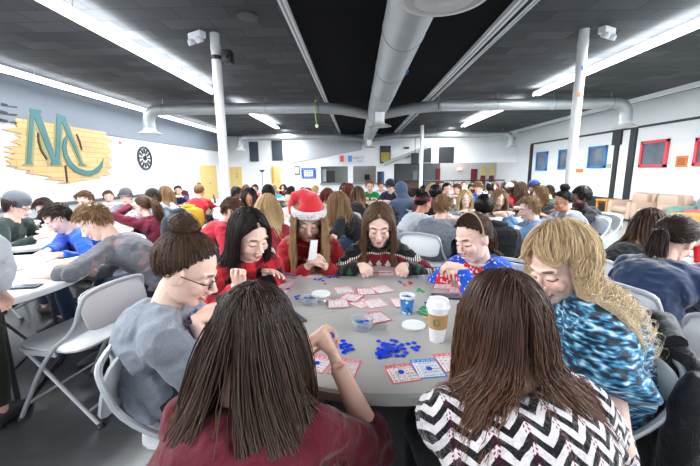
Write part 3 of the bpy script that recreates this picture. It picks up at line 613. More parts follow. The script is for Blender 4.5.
# -------- hair
def pushout(p, col, off):
    for c in col:
        if c[0] == 'e':
            _, o, R, r = c; q = ((p-o) @ R)/(r+off[:, None]); d = np.linalg.norm(q, axis=1); k = d < 1
            if k.any(): q[k] = q[k]/(d[k][:, None]+1e-9); p = np.where(k[:, None], (q*(r+off[:, None])) @ R.T+o, p)
        else:
            _, a, b, ra, rb = c; ab = b-a; t = np.clip(((p-a) @ ab)/(ab @ ab), 0, 1); q = a+t[:, None]*ab; d = p-q; L = np.linalg.norm(d, axis=1); rr = ra+(rb-ra)*t+off*.6; k = L < rr
            if k.any(): p = np.where(k[:, None], q+d/(L[:, None]+1e-9)*rr[:, None], p)
    return p
CC = V3(0, -.023, .037); CR = V3(.079, .096, .091)
def strands(paths, rad, tint):
    """(N,K,3) paths -> verts, faces, tint, along"""
    N, K, _ = paths.shape; T = np.zeros_like(paths); T[:, 1:-1] = paths[:, 2:]-paths[:, :-2]; T[:, 0] = paths[:, 1]-paths[:, 0]; T[:, -1] = paths[:, -1]-paths[:, -2]
    T /= np.linalg.norm(T, axis=2, keepdims=True)+1e-9; ref = rng.normal(size=(N, 1, 3)); A = np.cross(T, ref); A /= np.linalg.norm(A, axis=2, keepdims=True)+1e-9; B = np.cross(T, A)
    s = np.linspace(0, 1, K); prof = rad*np.clip(1.15-s**3*.9, .12, 1)[None, :, None]; vs = []
    for j in range(3):
        a = 2*math.pi*j/3; vs.append(paths+(A*math.cos(a)+B*math.sin(a))*prof)
    v = np.stack(vs, 2).reshape(-1, 3); base = (np.arange(N)[:, None]*K+np.arange(K-1)[None])*3; f = []
    for j in range(3):
        j2 = (j+1) % 3; f.append(np.stack([base+j, base+j2, base+3+j2, base+3+j], -1).reshape(-1, 4))
    return v, np.concatenate(f), np.repeat(tint, K*3), np.tile(np.repeat(s, 3), N)
def bad(q, updo, hat):
    x, y, z = q
    if y > .34 and z < ((-.30+1.9*(y-.15)) if updo and y < .50 else .36 if updo else .46): return True
    if y > .02 and z < -.12-.5*(.34-y): return True
    if z < (-.74 if updo else -.6): return True
    if updo and z < -.30+(1.15 if y > .02 else .9)*(y-.02): return True
    return hat and z > .6
def make_hair(style, Hc, R, s, cols, lod, L=.4, spread=.5, fwd=0., wave=0., part=0., tie=(0, -.11, .05), tail=.25, bunr=.045, vol=.012, capc=None, front=True, hat=False, N=None, blob=0, face_w=.071, sd=1, clump=.5, tuck=None, KN=None):
    """returns mesh in person space"""
    updo = style in ('bun', 'pony', 'knot', 'short'); CC = V3(0, -.0165, .035) if updo else V3(0, -.023, .037)
    r_ = np.random.default_rng(sd); n = N or {0: 3200, 1: 520, 2: 150}[lod]; rad = {0: .0015, 1: .0036, 2: .0075}[lod]; K = KN or {0: 22, 1: 12, 2: 8}[lod]
    g = G(); g.ell(V3(0, 0, 0), V3(1, 1, 1), None, 36, 26); U = g.v[0]
    g.f = [q for q in g.f if not bad(np.mean([U[i] for i in q], 0), updo, hat)]; g.v[0] = Hc+(U*CR*1.0+CC)*s @ R.T; g.v[0] = Hc+((U*CR+CC)*s) @ R.T
    if blob: g.ell(Hc+R @ (V3(*tie)*s), blob*s, R, 16, 12); nv0 = g.n
    u = r_.normal(size=(n*6, 3)); u /= np.linalg.norm(u, axis=1)[:, None]
    lim = .47
    ok = np.array([not bad(q, updo, False) for q in u])
    if hat: ok &= u[:, 2] < .25
    u = u[ok][:n]; n = len(u); hl = u*CR+CC                       # head-local roots
    roots = Hc+(hl*s) @ R.T; nrm = (u/CR); nrm /= np.linalg.norm(nrm, axis=1)[:, None]; nrm = nrm @ R.T
    sx = np.where(hl[:, 0]-part >= 0, 1., -1.)[:, None]; ex, ey, ez = R[:, 0], R[:, 1], R[:, 2]; paths = np.zeros((n, K, 3)); off = r_.random(n)*vol
    heads = [('e', Hc+R @ (CC*s), R, CR*s), ('e', Hc+R @ (V3(0, .012, -.03)*s), R, V3(.066, .074, .085)*s)]
    col = heads+(capc or [])
    if style in ('long', 'bob'):
        step = (L*(1.08-.5*r_.random(n)**2))/(K-1); p = roots.copy(); d = sx*ex*spread*(.4+.6*(hl[:, 1:2] > -.02))+ey*(.25 if front else -.2)*(hl[:, 1:2] > 0)-ez*.1+r_.normal(size=(n, 3))*.06
        g_ = V3(0, 0, -1); spf = .2+.8*np.clip((hl[:, 1:2]+.03)/.06, 0, 1)
        for k in range(K):
            paths[:, k] = p; q = ((p-Hc) @ R)/s; e = (((q-CC)/CR)**2).sum(1); on = (e < 1.5)[:, None]
            nn = ((q-CC)/CR**2) @ R.T; nn /= np.linalg.norm(nn, axis=1)[:, None]+1e-9
            tgt = g_[None]*1.0+sx*ex*spread*spf*np.where(on, .7, .05)+ey*np.where(on, -.15+fwd*.4, fwd*.5)
            tgt = np.where(on, tgt-nn*(tgt*nn).sum(1)[:, None], tgt); a = np.where(on, .45, .5); d = d*(1-a)+tgt*a; d /= np.linalg.norm(d, axis=1)[:, None]+1e-9
            p = p+d*step[:, None]; q = ((p-Hc) @ R)/s; fm = (q[:, 1] > .02) & (q[:, 2] < .068) & (q[:, 2] > -.16) & (np.abs(q[:, 0]) < face_w)
            q[fm, 0] = np.where(np.abs(q[fm, 0]) > .012, np.sign(q[fm, 0]), sx[fm, 0])*face_w; q[fm, 1] *= .93; p = Hc+(q*s) @ R.T
            p = pushout(p, col, off+.002)
    elif style in ('pony', 'bun', 'knot'):
        T = Hc+R @ (V3(*tie)*s); K1 = K//2 if style == 'pony' else K
        for k in range(K1):
            t = k/(K1-1); q = roots*(1-t)+T*t; q = q+r_.normal(size=(n, 3))*.0015; paths[:, k] = pushout(q, heads[:1], off*(1-t*.6)+.003)
        if style == 'pony':
            p = paths[:, K1-1]+r_.normal(size=(n, 3))*.010; out = unit(T-(Hc+R @ (CC*s))); d = np.tile(out, (n, 1))+r_.normal(size=(n, 3))*.28; step = tail*(.6+.5*r_.random(n))/(K-K1)
            for k in range(K1, K):
                d = d*.66+V3(0, 0, -1)*.45+r_.normal(size=(n, 3))*.03; d /= np.linalg.norm(d, axis=1)[:, None]; p = p+d*step[:, None]; p = pushout(p, col, off+.004); paths[:, k] = p
        else:
            m = n//3; out = unit(T-(Hc+R @ (CC*s))); c0 = T+out*bunr*.6; a = r_.normal(size=(m, 3)); a /= np.linalg.norm(a, axis=1)[:, None]; b = np.cross(a, r_.normal(size=(m, 3))); b /= np.linalg.norm(b, axis=1)[:, None]
            th = np.linspace(0, 4.2, K)[None, :, None]; rr = bunr*(.75+.35*r_.random((m, 1, 1)))*(1+.1*r_.normal(size=(m, 1, 1)))
            loop = c0+(a[:, None]*np.cos(th)+b[:, None]*np.sin(th))*rr*V3(1, 1, .85); paths = np.concatenate([paths, loop]); n = len(paths); g.ell(c0, bunr*.86, None, 14, 10); nv0 = g.n
    elif style == 'short':
        step = L*(.6+.6*r_.random(n))/(K-1); fl = ey*.55-ez*.15+ex*.35*math.copysign(1, part+.001); p = roots-nrm*.002; d = nrm*.15+fl+r_.normal(size=(n, 3))*.14
        for k in range(K):
            paths[:, k] = p; q = ((p-Hc) @ R)/s; tgt = fl*np.where(q[:, 2:3] > .02, 1, .1)-ez*np.where(q[:, 2:3] > .02, .15, 1.0)*1.0
            d = d*.8+tgt*.25; d /= np.linalg.norm(d, axis=1)[:, None]; p = p+d*step[:, None]; p = pushout(p, heads[:1], off+.002)
    elif style == 'afro':
        d = nrm+r_.normal(size=(n, 3))*.3; d /= np.linalg.norm(d, axis=1)[:, None]; st = L/(K-1); p = roots.copy(); ph = r_.random((n, 1))*6
        A = np.cross(d, r_.normal(size=(n, 3))); B = np.cross(d, A)
        for k in range(K): paths[:, k] = roots+d*st*k*(.6+.4*r_.random((n, 1))*0+.2)+(A*math.cos(k*1.9)+B*np.sin(k*1.9+ph))*.006
        g.ell(Hc+R @ ((CC+V3(0, -.012, .012))*s), (CR+L*.55)*s*V3(1, .93, 1), R, 40, 28); g.v[-1] = g.v[-1]+r_.normal(size=g.v[-1].shape)*.0035
    # locks and waves
    if style in ('long', 'bob'):
        for _ in range(10 if lod == 0 else 3): paths[:, 1:-1] = paths[:, 1:-1]*.4+(paths[:, :-2]+paths[:, 2:])*.3
        paths = pushout(paths.reshape(-1, 3), heads, np.repeat(off, K)+.002).reshape(paths.shape)
    if style in ('long', 'bob', 'pony') and lod < 2:
        ng = 260 if lod == 0 else 40; gi = r_.choice(n, ng, replace=False); dd = ((roots[:n, None]-roots[gi][None])**2).sum(2) if style != 'pony' else ((paths[:, -1][:, None]-paths[gi, -1][None])**2).sum(2); own = gi[dd.argmin(1)]
        wgt = (np.linspace(0, 1, K)**1.3*clump)[None, :, None]; paths = paths*(1-wgt)+(paths[own]+r_.normal(size=(n, 1, 3))*.007)*wgt
        if wave:
            ph = r_.random(len(paths))*.7+(roots[own] @ V3(31, 23, 9)); s_ = np.linspace(0, 1, K)[None, :]; am = wave*np.clip(s_*2-.2, 0, 1); fr = 2*math.pi*(L/.085)
            side = np.cross(paths[:, -1]-paths[:, 0], V3(0, .3, 1)); side /= np.linalg.norm(side, axis=1)[:, None]+1e-9
            paths = paths+side[:, None]*(np.sin(s_*fr+ph[:, None])*am)[..., None]+R[:, 1]*(np.cos(s_*fr*.9+ph[:, None]*1.7)*am*.8)[..., None]
            fl_ = paths.reshape(-1, 3); paths = pushout(fl_, heads, np.full(len(fl_), .004)).reshape(paths.shape)
    if style in ('long', 'bob') and face_w:
        fl_ = paths.reshape(-1, 3); q = ((fl_-Hc) @ R)/s; fm = (q[:, 1] > .0) & (q[:, 2] < .06) & (q[:, 2] > -.15) & (np.abs(q[:, 0]) < face_w)
        sg = np.repeat(sx[:, 0], K); q[fm, 0] = sg[fm]*(face_w+.004*r_.random(int(fm.sum())))
        if tuck is not None: ft_ = (q[:, 1] > tuck) & (q[:, 2] < .055) & (q[:, 2] > -.2); q[ft_, 1] = tuck-.02*r_.random(int(ft_.sum()))
        q = q.reshape(n, K, 3); q_ = q.copy()
        for _ in range((3 if lod == 0 else 1) if not wave else 0): q_[:, 1:-1] = q_[:, 1:-1]*.4+(q_[:, :-2]+q_[:, 2:])*.3
        q = q_.reshape(-1, 3); paths = (Hc+(q*s) @ R.T).reshape(paths.shape)
    tint = np.clip(r_.normal(.5, .25, n), 0, 1)
    if style in ('long', 'bob', 'pony') and lod < 2: tint = np.clip(.55*tint+.45*np.clip(r_.normal(.5, .35, 10000)[own % 10000], 0, 1), 0, 1)
    sv, sf, st_, sa = strands(paths, rad, tint); cv = np.concatenate(g.v); nf = g.f
    allv = np.concatenate([cv, sv]); me = bpy.data.meshes.new('hair'); F_ = [tuple(x) for x in nf]+(sf+len(cv)).tolist(); me.from_pydata(allv.tolist(), [], F_); me.update()
    for nm, arr in (('tint', np.concatenate([np.full(len(cv), .25), st_])), ('along', np.concatenate([np.zeros(len(cv)), sa]))):
        a = me.attributes.new(nm, 'FLOAT', 'POINT'); a.data.foreach_set('value', arr.astype(np.float32))
    return me
# -------- hands
def hand(g, W, d, nrm, side, curl=(22, 28, 18), s=1., spread=.10, fr=.0085, thumb=.5):
    d = unit(d); nrm = unit(np.array(nrm)-d*np.dot(nrm, d)); ac = np.cross(d, nrm)
    g.loft([W-d*.012*s, W+d*.012*s, W+d*.045*s, W+d*.078*s, W+d*.088*s], [(.025*s, .018*s), (.028*s, .017*s), (.038*s, .015*s), (.040*s, .013*s), (.034*s, .009*s)], side=ac, n=12)
    for i, (o, L) in enumerate(((-.031, .058), (-.0105, .072), (.0105, .078), (.031, .068))):
        o *= -side; i_ = i                     # little finger first on the outer side
        p = W+d*(.080 if 0 < i < 3 else .072)*s+ac*o*s*(-1); fd = unit(d+ac*(-o)*spread*30*s*.5); pts = [p-d*.02*s, p]; rr = [fr*s*1.05, fr*s*1.05]; a = 0; ff = curl[0] if not hasattr(curl[0], '__len__') else curl[0][i]
        for j, fr_ in enumerate((.45, .31, .24)):
            a += math.radians((ff, curl[1], curl[2])[j]*(1+.07*(2-i))); q = fd*math.cos(a)-nrm*math.sin(a); p = p+q*L*fr_*s; pts.append(p); rr.append(fr*s*(1-.1*(j+1)))
        g.loft(pts, rr, side=ac, n=8); g.ell(p, fr*s*.72, None, 8, 6)
    tb = W+d*.022*s-ac*side*.022*s; fist = (ff if not hasattr(ff, '__len__') else 30) > 44; td = unit(d*.85-ac*side*(.35 if fist else .75)-nrm*(.55 if fist else .17)); p1 = tb+td*.036*s; t2 = unit(td*.6+d*.5-nrm*.3*thumb+ac*side*(.7 if fist else .1)); p2 = p1+t2*.026*s; p3 = p2+unit(t2+d*.2)*.017*s
    g.loft([tb-td*.01, tb, p1, p2, p3], [.013*s, .014*s, .0115*s, .0105*s, .008*s], n=8); g.ell(p3, .0078*s, None, 8, 6)
def ik(S, W, pole, L1, L2):
    d = W-S; D = np.linalg.norm(d); D2 = min(D, (L1+L2)*.985); u = d/(D+1e-9)
    W = S+u*D2; a = (L1*L1-L2*L2+D2*D2)/(2*D2); h = math.sqrt(max(L1*L1-a*a, 1e-5)); pl = unit(pole-u*np.dot(pole, u)); return S+u*a+pl*h, W
PEOPLE = []
def person(short, label, top, face, skin_='fair', eyes='down', brow='#3a2a20', hd=(0, -25, 0), off=.2, lod=1, build=1., fem=True, cl=None, collar=None, sleeve='long', pants=None, hair=None, hands=None, s=1., chair='fold', group=None, bend=1., beard=None, spine_back=.0, dz=0, hcurl=None, hdir=None, hnrm=None, pole=None, shoe=True, voxel=None, ruffle=0, wide=0, neck_len=0, ch_off=-.02):
    top = V3(*top); fa = math.radians(face); fv = V3(math.cos(fa), math.sin(fa), 0); loc = V3(top[0], top[1], 0)-fv*off; loc[2] = 0; rz = fa-math.pi/2
    root = empty('person', tuple(loc), rz, label, 'person', group); Rw = rot('Z', math.degrees(rz)); tl = lambda v: Rw.T @ (V3(*v)-loc)
    PEOPLE.append((short, root, loc+fv*ch_off, fa, chair)); vx = voxel or {0: .0042, 1: .0075, 2: .014}[lod]
    Hc = tl(top)-V3(0, 0, .118*s); R = rot('Z', hd[0]) @ rot('X', hd[1]) @ rot('Y', hd[2])
    A = Hc+R @ (V3(0, -.022, -.075)*s); N = A+V3(-A[0]*.25, -.035, -.07-neck_len); P0 = V3(0, 0, .52)
    w_ = build*(.93 if fem else 1.06); b = build
    def sp_(t): 
        p1 = V3(0, -.09*bend-spine_back, .68); p2 = N+V3(0, -.07*bend, -.13); return (1-t)**3*P0+3*(1-t)**2*t*p1+3*(1-t)*t*t*p2+t**3*N
    prof = [(0, .165, .125), (.1, .168, .125), (.25, .158, .118), (.45, .142 if fem else .158, .110), (.62, .150 if fem else .168, .115), (.78, .160 if fem else .180, .112), (.90, .135, .092), (.97, .085, .07), (1.0, .058, .056)]
    def torso(g, inf, top_=1.0, k=1.):
        pp = [p for p in prof if p[0] <= top_]; g.loft([sp_(t) for t, _, _ in pp], [(a*w_*k+inf, c*b*k+inf) for _, a, c in pp], side=(1, 0, 0), n=22)
        for sd in (-1, 1):
            S_ = Sh[sd]; g.loft([sp_(.93)+V3(sd*.02, 0, -.01), (sp_(.93)+S_)/2+V3(0, 0, .008), S_], [.052*b+inf, .052*b+inf, .050*b+inf], n=12); g.ell(S_, .051*b+inf)
            g.loft([sp_(.62)+V3(sd*.10*w_, 0, 0), S_+V3(-sd*.02, 0, -.02)], [.075*b+inf, .05*b+inf], n=12)
        if fem and top_ > .6:
            for sd in (-1, 1): g.ell(sp_(.68)+V3(sd*.068, .085*b, -.01), (.062*b+inf, .055*b+inf, .062*b+inf))
    Sh = {sd: N+V3(sd*.160*w_, .015, -.058) for sd in (-1, 1)}; arms = {}
    for sd in (-1, 1):
        hw = (hands or {}).get('R' if sd > 0 else 'L'); Wt = tl(hw) if hw is not None else V3(sd*.12, Hc[1]+.27, .785)
        pl = (pole or {}).get('R' if sd > 0 else 'L', (sd*.75, -.35, -.9)); E, Wt = ik(Sh[sd], Wt, V3(*pl), .275*max(1, s), .25*max(1, s)); arms[sd] = (E, Wt)
    body = G(); torso(body, 0, k=.93); body.ell(Hc, .05)
    body.loft([N+V3(0, .0, -.02), (N+A)/2, A, Hc+R @ V3(0, -.005, -.03)], [.062*(1 if fem else 1.12), .052*(1 if fem else 1.12), .052*(1 if fem else 1.1), .05], n=14)
    h = lambda *q: Hc+R @ (V3(*q)*s); he = lambda q, r, RR=None: body.ell(h(*q), V3(*r)*s if hasattr(r, '__len__') else r*s, R if RR is None else R @ RR, 18, 12)
    he((0, -.012, .032), (.073, .094, .088)); he((0, .010, -.028), (.062, .074, .080)); he((0, .050, -.090), (.028, .028, .022)); he((0, .015, -.07), (.052, .055, .040))
    body.loft([h(0, .080, .012), h(0, .098, -.018), h(0, .110, -.036)], [.007*s, .009*s, .0115*s], n=8); he((.011, .094, -.040), .0085); he((-.011, .094, -.040), .0085)
    for sd in (-1, 1):
        he((sd*.036, .058, -.032), (.024, .022, .024)); he((sd*.0295, .0715, -.001), (.0155, .0115, .0105)); he((sd*.072, -.008, -.008), (.012, .019, .030)); he((sd*.078, -.010, .006), (.006, .018, .020))
    body.loft([h(-.05, .062, .020), h(-.025, .079, .025), h(0, .083, .021), h(.025, .079, .025), h(.05, .062, .020)], [.008*s]*5, n=8)
    he((0, .083, -.063), (.021, .010, .0055)); he((0, .082, -.074), (.018, .010, .0065))
    fr = {0: .0088, 1: .0098, 2: .0125}[lod]
    for sd in (-1, 1):
        E, Wt = arms[sd]; body.loft([Sh[sd], (Sh[sd]+E)/2, E, E+(Wt-E)*.3, E+(Wt-E)*.75, Wt], [(.044*b), .041*b, .037*b, .037*b, .027*b**.5, (.0255)], n=12); body.ell(E, .037*b)
        key = 'R' if sd > 0 else 'L'; dd = unit(Wt-E); dv = (hdir or {}).get(key); dv = Rw.T @ V3(*dv) if dv is not None else unit(dd*.8+V3(-sd*.3, .5, -.15)); nr = (hnrm or {}).get(key); nr = Rw.T @ V3(*nr) if nr is not None else V3(sd*.45, -.1, 1)
        hand(body, Wt+dd*.01, dv, nr, sd, (hcurl or {}).get(key, (28, 38, 25)), s=.98 if fem else 1.08, fr=fr, spread=.1 if lod == 0 else .18)
    ft = []
    for sd in (-1, 1):
        hp, kn, an = V3(sd*.085, .0, .545), V3(sd*.115, .40, .53), V3(sd*.12, .36, .10)
        body.loft([hp, (hp+kn)/2, kn, (kn+an)/2, an, an+V3(0, 0, -.03)], [.075, .065, .05, .048, .036, .035], n=12); body.ell(kn, .05); body.loft([an+V3(0, -.04, -.055), an+V3(0, .06, -.05), an+V3(0, .15, -.07)], [(.035, .035), (.04, .03), (.035, .02)], side=(1, 0, 0), n=10); ft.append(an)
    me = remesh(body, vx, 3 if lod == 0 else 2); vv = mverts(me); hpv = ((vv-Hc) @ R)/s
    far_ = (np.abs(hpv) > .16).any(1); hpv[far_] = 9; a = me.attributes.new('hp', 'FLOAT_VECTOR', 'POINT'); a.data.foreach_set('vector', hpv.astype(np.float32).ravel())
    obj('body', me, skin(skin_, eyes, brow, beard), root)
    # clothing
    tg = G(); torso(tg, .013+wide*.5)
    cut = {'long': 1., 'elbow': .35, 'short': -.52, 'none': -.9}[sleeve]
    for sd in (-1, 1):
        E, Wt = arms[sd]; S_ = Sh[sd]; w1 = wide
        if cut >= 0: tg.loft([S_, (S_+E)/2, E, E+(Wt-E)*cut*.5, E+(Wt-E)*cut*.93, E+(Wt-E)*cut*.96], [.052*b+.012+w1, .047*b+.012+w1, .042*b+.013+w1, .040*b+.012+w1, (.030+.016*(1-cut))*b+.011, (.028+.016*(1-cut))*b+.008], n=14); tg.ell(E, .042*b+.012+w1)
        elif cut > -.8: e = S_+(E-S_)*(1+cut+.12); tg.loft([S_, (S_+e)/2, e, e+(E-S_)*.02], [.052*b+.014+w1, .05*b+.016+w1, .05*b+.018+w1+ruffle*.5, .048*b+.014+w1+ruffle*.5], n=16)
    tg.loft([sp_(.97)+V3(0, 0, -.01), sp_(1.)+V3(0, .004, .008+(.02 if collar == 'high' else 0))], [.072, .064 if collar != 'wide' else .07], n=16)
    if collar == 'hood': tg.loft([sp_(.98)+V3(.09, .03, -.005), sp_(.96)+V3(.075, -.055, .015), sp_(.95)+V3(0, -.10, .005), sp_(.96)+V3(-.075, -.055, .015), sp_(.98)+V3(-.09, .03, -.005)], [.026, .04, .05, .04, .026], n=12); tg.ell(sp_(.86)+V3(0, -.10*b, 0), (.10, .045, .085))
    tm = remesh(tg, vx*1.35, 5 if lod == 0 else 3, .6); amp = {0: .0075, 1: .007, 2: 0}[lod]
    if amp:
        vv = mverts(tm); nn = np.array([v.normal[:] for v in tm.vertices]); sdv = rng.random(3)*50
        dn = np.array([noise.noise(Vector((p[0]*9+sdv[0], p[1]*9+sdv[1], p[2]*15)))+.5*noise.noise(Vector((p[0]*22, p[1]*22+sdv[2], p[2]*30))) for p in vv]); dn = 1-np.abs(dn)*2.2
        tm.vertices.foreach_set('co', (vv+nn*(dn*amp)[:, None]).ravel()); tm.update()
    obj('top', tm, cl, root)
    pg = G(); pg.loft([V3(0, -.02, .66), V3(0, 0, .56), V3(0, .02, .50)], [(.155*w_, .115*b), (.168*w_, .13*b), (.165*w_, .12*b)], side=(1, 0, 0), n=18)
    for sd in (-1, 1):
        hp, kn, an = V3(sd*.085, .0, .54), V3(sd*.115, .40, .53), V3(sd*.12, .36, .12); pg.loft([hp, (hp+kn)/2, kn, (kn+an)/2, an], [.092*b, .080*b, .063*b, .060, .052], n=14); pg.ell(kn, .062*b)
    obj('trousers', remesh(pg, max(vx*1.6, .01), 3), pants or JEANS, root)
    if shoe and lod < 2:
        for an in ft: obj('shoe', G().loft([an+V3(0, -.065, -.055), an+V3(0, -.05, -.05), an+V3(0, .03, -.04), an+V3(0, .11, -.062), an+V3(0, .17, -.078), an+V3(0, .185, -.082)], [(.02, .025), (.036, .046), (.042, .056), (.043, .036), (.034, .022), (.015, .012)], side=(1, 0, 0), n=14), SHOE, root)
    # hair
    if hair:
        hh = dict(hair); st = hh.pop('style'); cols = hh.pop('cols'); capc = []
        tp = [sp_(t) for t in (.25, .5, .7, .88, .97)]; rr = [.13*b, .125*b, .13*b, .115*b, .075]
        capc += [('e', sp_(t), np.eye(3), V3(a*w_+.02, c*b+.022, .10)) for t, a, c in prof[2:7]]
        capc += [('c', sp_(.93), Sh[sd], .062*b, .066*b) for sd in (-1, 1)]+[('c', Sh[sd], arms[sd][0], .066*b, .058*b) for sd in (-1, 1)]+[('c', N, A, .062, .056)]
        if fem: capc += [('e', sp_(.68)+V3(sd*.068, .085*b, -.01), np.eye(3), V3(.075, .07, .075)*b) for sd in (-1, 1)]
        obj('hair', make_hair(st, Hc, R, s, cols, lod, capc=capc, **hh), hairmat(*cols), root)
    root_h = dict(root=root, Hc=Hc, R=R, s=s, sp=sp_, N=N, A=A, Sh=Sh, arms=arms, tl=tl, w=w_)
    return root_h
def hpt(P, *q): return P['Hc']+P['R'] @ (V3(*q)*P['s'])
def glasses(P, col=(.01, .01, .012)):
    g = G(); m = mk('glasses_frame', col, .3)
    for sd in (-1, 1):
        g.loft([hpt(P, sd*.031+.021*math.cos(a), .091, -.004+.0155*math.sin(a)) for a in np.linspace(0, 2*math.pi, 17)[:-1]], .0018, n=6, closed=True)
        g.tube([hpt(P, sd*.052, .089, .002), hpt(P, sd*.072, .078, .003), hpt(P, sd*.081, -.01, .006), hpt(P, sd*.08, -.03, -.01)], .002, n=6)
    g.tube([hpt(P, -.01, .092, 0), hpt(P, 0, .1, .003), hpt(P, .01, .092, 0)], .0018, n=6); return obj('glasses', g, m, P['root'])
def cap(P, m, back=False, c=(0, -.016, .053)):
    g = G(); R = P['R']; s = P['s']; g.ell(hpt(P, *c), V3(.091, .110, .092)*s, R, 26, 16); me = remesh(g, .008, 1); t = obj('cap_crown', me, m, P['root'])
    q = -1 if back else 1; bg = G(); rows = []
    pts = []
    for a in np.linspace(-1.2, 1.2, 11): pts.append((math.sin(a)*.075, q*(.078+.075*math.cos(a)*math.cos(a*.5)), .045-.02*abs(a)))
    lo = [hpt(P, x, y, z-.006) for x, y, z in pts]; base = [hpt(P, math.sin(a)*.078, q*math.cos(a)*.07, .05) for a in np.linspace(-1.2, 1.2, 11)]
    v = base+[hpt(P, x, y, z) for x, y, z in pts]+[b_+R @ V3(0, 0, -.006) for b_ in base]+lo; f = []
    for i in range(10): f += [(i, i+1, 12+i, 11+i), (22+i, 33+i, 34+i, 23+i), (11+i, 12+i, 34+i, 33+i)]
    bg.add(np.array(v), f); obj('cap_brim', bg, m, P['root']); return t
def hood(P, m):
    g = G(); g.ell(hpt(P, 0, -.03, .02), V3(.10, .115, .125)*P['s'], P['R'], 22, 14); g.loft([hpt(P, 0, -.03, -.05), P['sp'](.95)+V3(0, -.02, 0)], [.09, .10], n=16); obj('hood', remesh(g, .01, 3), m, P['root'])
def headband(P, m, w=.008, y=.012, t=.05):
    g = G(); pts = []
    for a in np.linspace(0, math.pi, 16): pts.append(hpt(P, .087*math.cos(a), y-.03*math.sin(a), .02+.118*math.sin(a)))
    g.loft(pts, [(.004, w)]*16, side=P['R'] @ V3(0, 0, 1) if False else None, n=8); obj('headband', g, m, P['root'])
def headwrap(P, m):
    g = G(); pts = [hpt(P, .083*math.cos(a), -.015+.104*math.sin(a), .045+.012*math.sin(a)) for a in np.linspace(0, 2*math.pi, 25)[:-1]]
    g.loft(pts, [(.022, .005)]*24, side=P['R'] @ V3(0, 0, 1), n=10, closed=True); obj('headband', g, m, P['root'])
def hairtie(P, tie, m): g = G(); c = hpt(P, *tie); g.ell(c, .016); obj('hair_tie', g, m, P['root'])
JEANS = cloth('denim_jeans', '#2b3a55', bump=.4); DARKP = cloth('black_trousers', '#17181c'); SHOE = mk('shoe_dark', (.05, .05, .055), .6)
H_BLACK = ('#0d0b0b', '#1c1716', '#1a1413'); H_DKBR = ('#1c1310', '#3a281f', '#2c1e18'); H_BR = ('#3a261a', '#6a4a34', '#5a3e2a'); H_LTBR = ('#5c432c', '#94714e', '#a07e58'); H_BLOND = ('#8f6f45', '#cdb083', '#d6be92'); H_RED = ('#4f1f17', '#7d3a26', '#6a2e20'); H_OMB = ('#2a1c16', '#4a3325', '#7a5436')
# ================================================================ furniture
PLW = mk('chair_plastic', (.62, .64, .66), .42, var=.03); TUB = mk('chair_tube', (.55, .57, .60), .35, .3, var=.04); RUB = mk('rubber_foot', (.06, .06, .065), .8)
def folding_chair():
    t = empty('folding_chair')
    def slab(w, d, th, c, R, bow=0.):
        n = 20; v = []; f = []
        for zz in (-th/2, th/2):
            for r in (1, .93):
                for i in range(n):
                    a = 2*math.pi*i/n; ca, sa = math.cos(a), math.sin(a); x = math.copysign(abs(ca)**.45, ca)*w/2*r; y = math.copysign(abs(sa)**.45, sa)*d/2*r
                    v.append((x, y, (zz if r == .93 else zz*.4)+bow*(2*x/w)**2))
        v = np.array(v); o = [0, n, 2*n, 3*n]     # bottom rim, bottom inner, top rim, top inner
        for a, b in ((o[1], o[0]), (o[0], o[2]), (o[2], o[3])): f += [(a+i, a+(i+1) % n, b+(i+1) % n, b+i) for i in range(n)]
        f += [tuple(range(o[1]+n-1, o[1]-1, -1)), tuple(range(o[3], o[3]+n))]
        return G().add(v @ np.array(R).T+np.array(c), f)
    obj('seat', slab(.43, .42, .028, (0, .0, .445), rot('X', 3)), PLW, t)
    Rb = rot('X', 90-14); obj('backrest', slab(.43, .225, .022, (0, -.252, .655), Rb, .022), PLW, t)
    for sd in (-1, 1):
        obj('front_leg', G().tube([(sd*.225, .23, .01), (sd*.222, -.02, .43), (sd*.222, -.22, .57), (sd*.217, -.268, .71), (sd*.19, -.283, .762), (sd*.0, -.286, .772)], .0115, smooth=2), TUB, t)
        obj('rear_leg', G().tube([(sd*.205, -.27, .01), (sd*.205, .13, .42), (sd*.205, .17, .435)], .0105), TUB, t)
        obj('rubber_foot', G().tube([(sd*.225, .232, 0), (sd*.2245, .222, .025)], .016), RUB, t); obj('rubber_foot', G().tube([(sd*.205, -.272, 0), (sd*.205, -.262, .025)], .016), RUB, t)
        obj('bracket', G().box((sd*.213, .03, .425), (.012, .2, .03)), TUB, t, smooth=False)
    obj('crossbar', G().tube([(-.225, .17, .11), (.225, .17, .11)], .008), TUB, t); obj('crossbar', G().tube([(-.205, -.2, .085), (.205, -.2, .085)], .008), TUB, t)
    return t
CH = folding_chair(); CH_USED = [0]
MARF = cloth('maroon_upholstery', '#5c1f2a', .8, .2)
def maroon_chair():
    t = empty('banquet_chair'); obj('seat', G().box((0, 0, .44), (.42, .42, .07)), MARF, t, bevel=.025); obj('backrest', G().loft([(0, -.235, .58), (0, -.25, .75), (0, -.27, .90), (0, -.272, .93)], [(.19, .02), (.20, .025), (.17, .022), (.09, .015)], side=(1, 0, 0), n=18, power=.7), MARF, t)
    for sd in (-1, 1):
        obj('leg', G().tube([(sd*.18, .19, 0), (sd*.18, .17, .42)], .011), MC['dark_metal'], t); obj('leg', G().tube([(sd*.18, -.27, 0), (sd*.18, -.2, .42), (sd*.18, -.24, .66)], .011), MC['dark_metal'], t)
    return t
MCH = maroon_chair(); MCH_USED = [0]
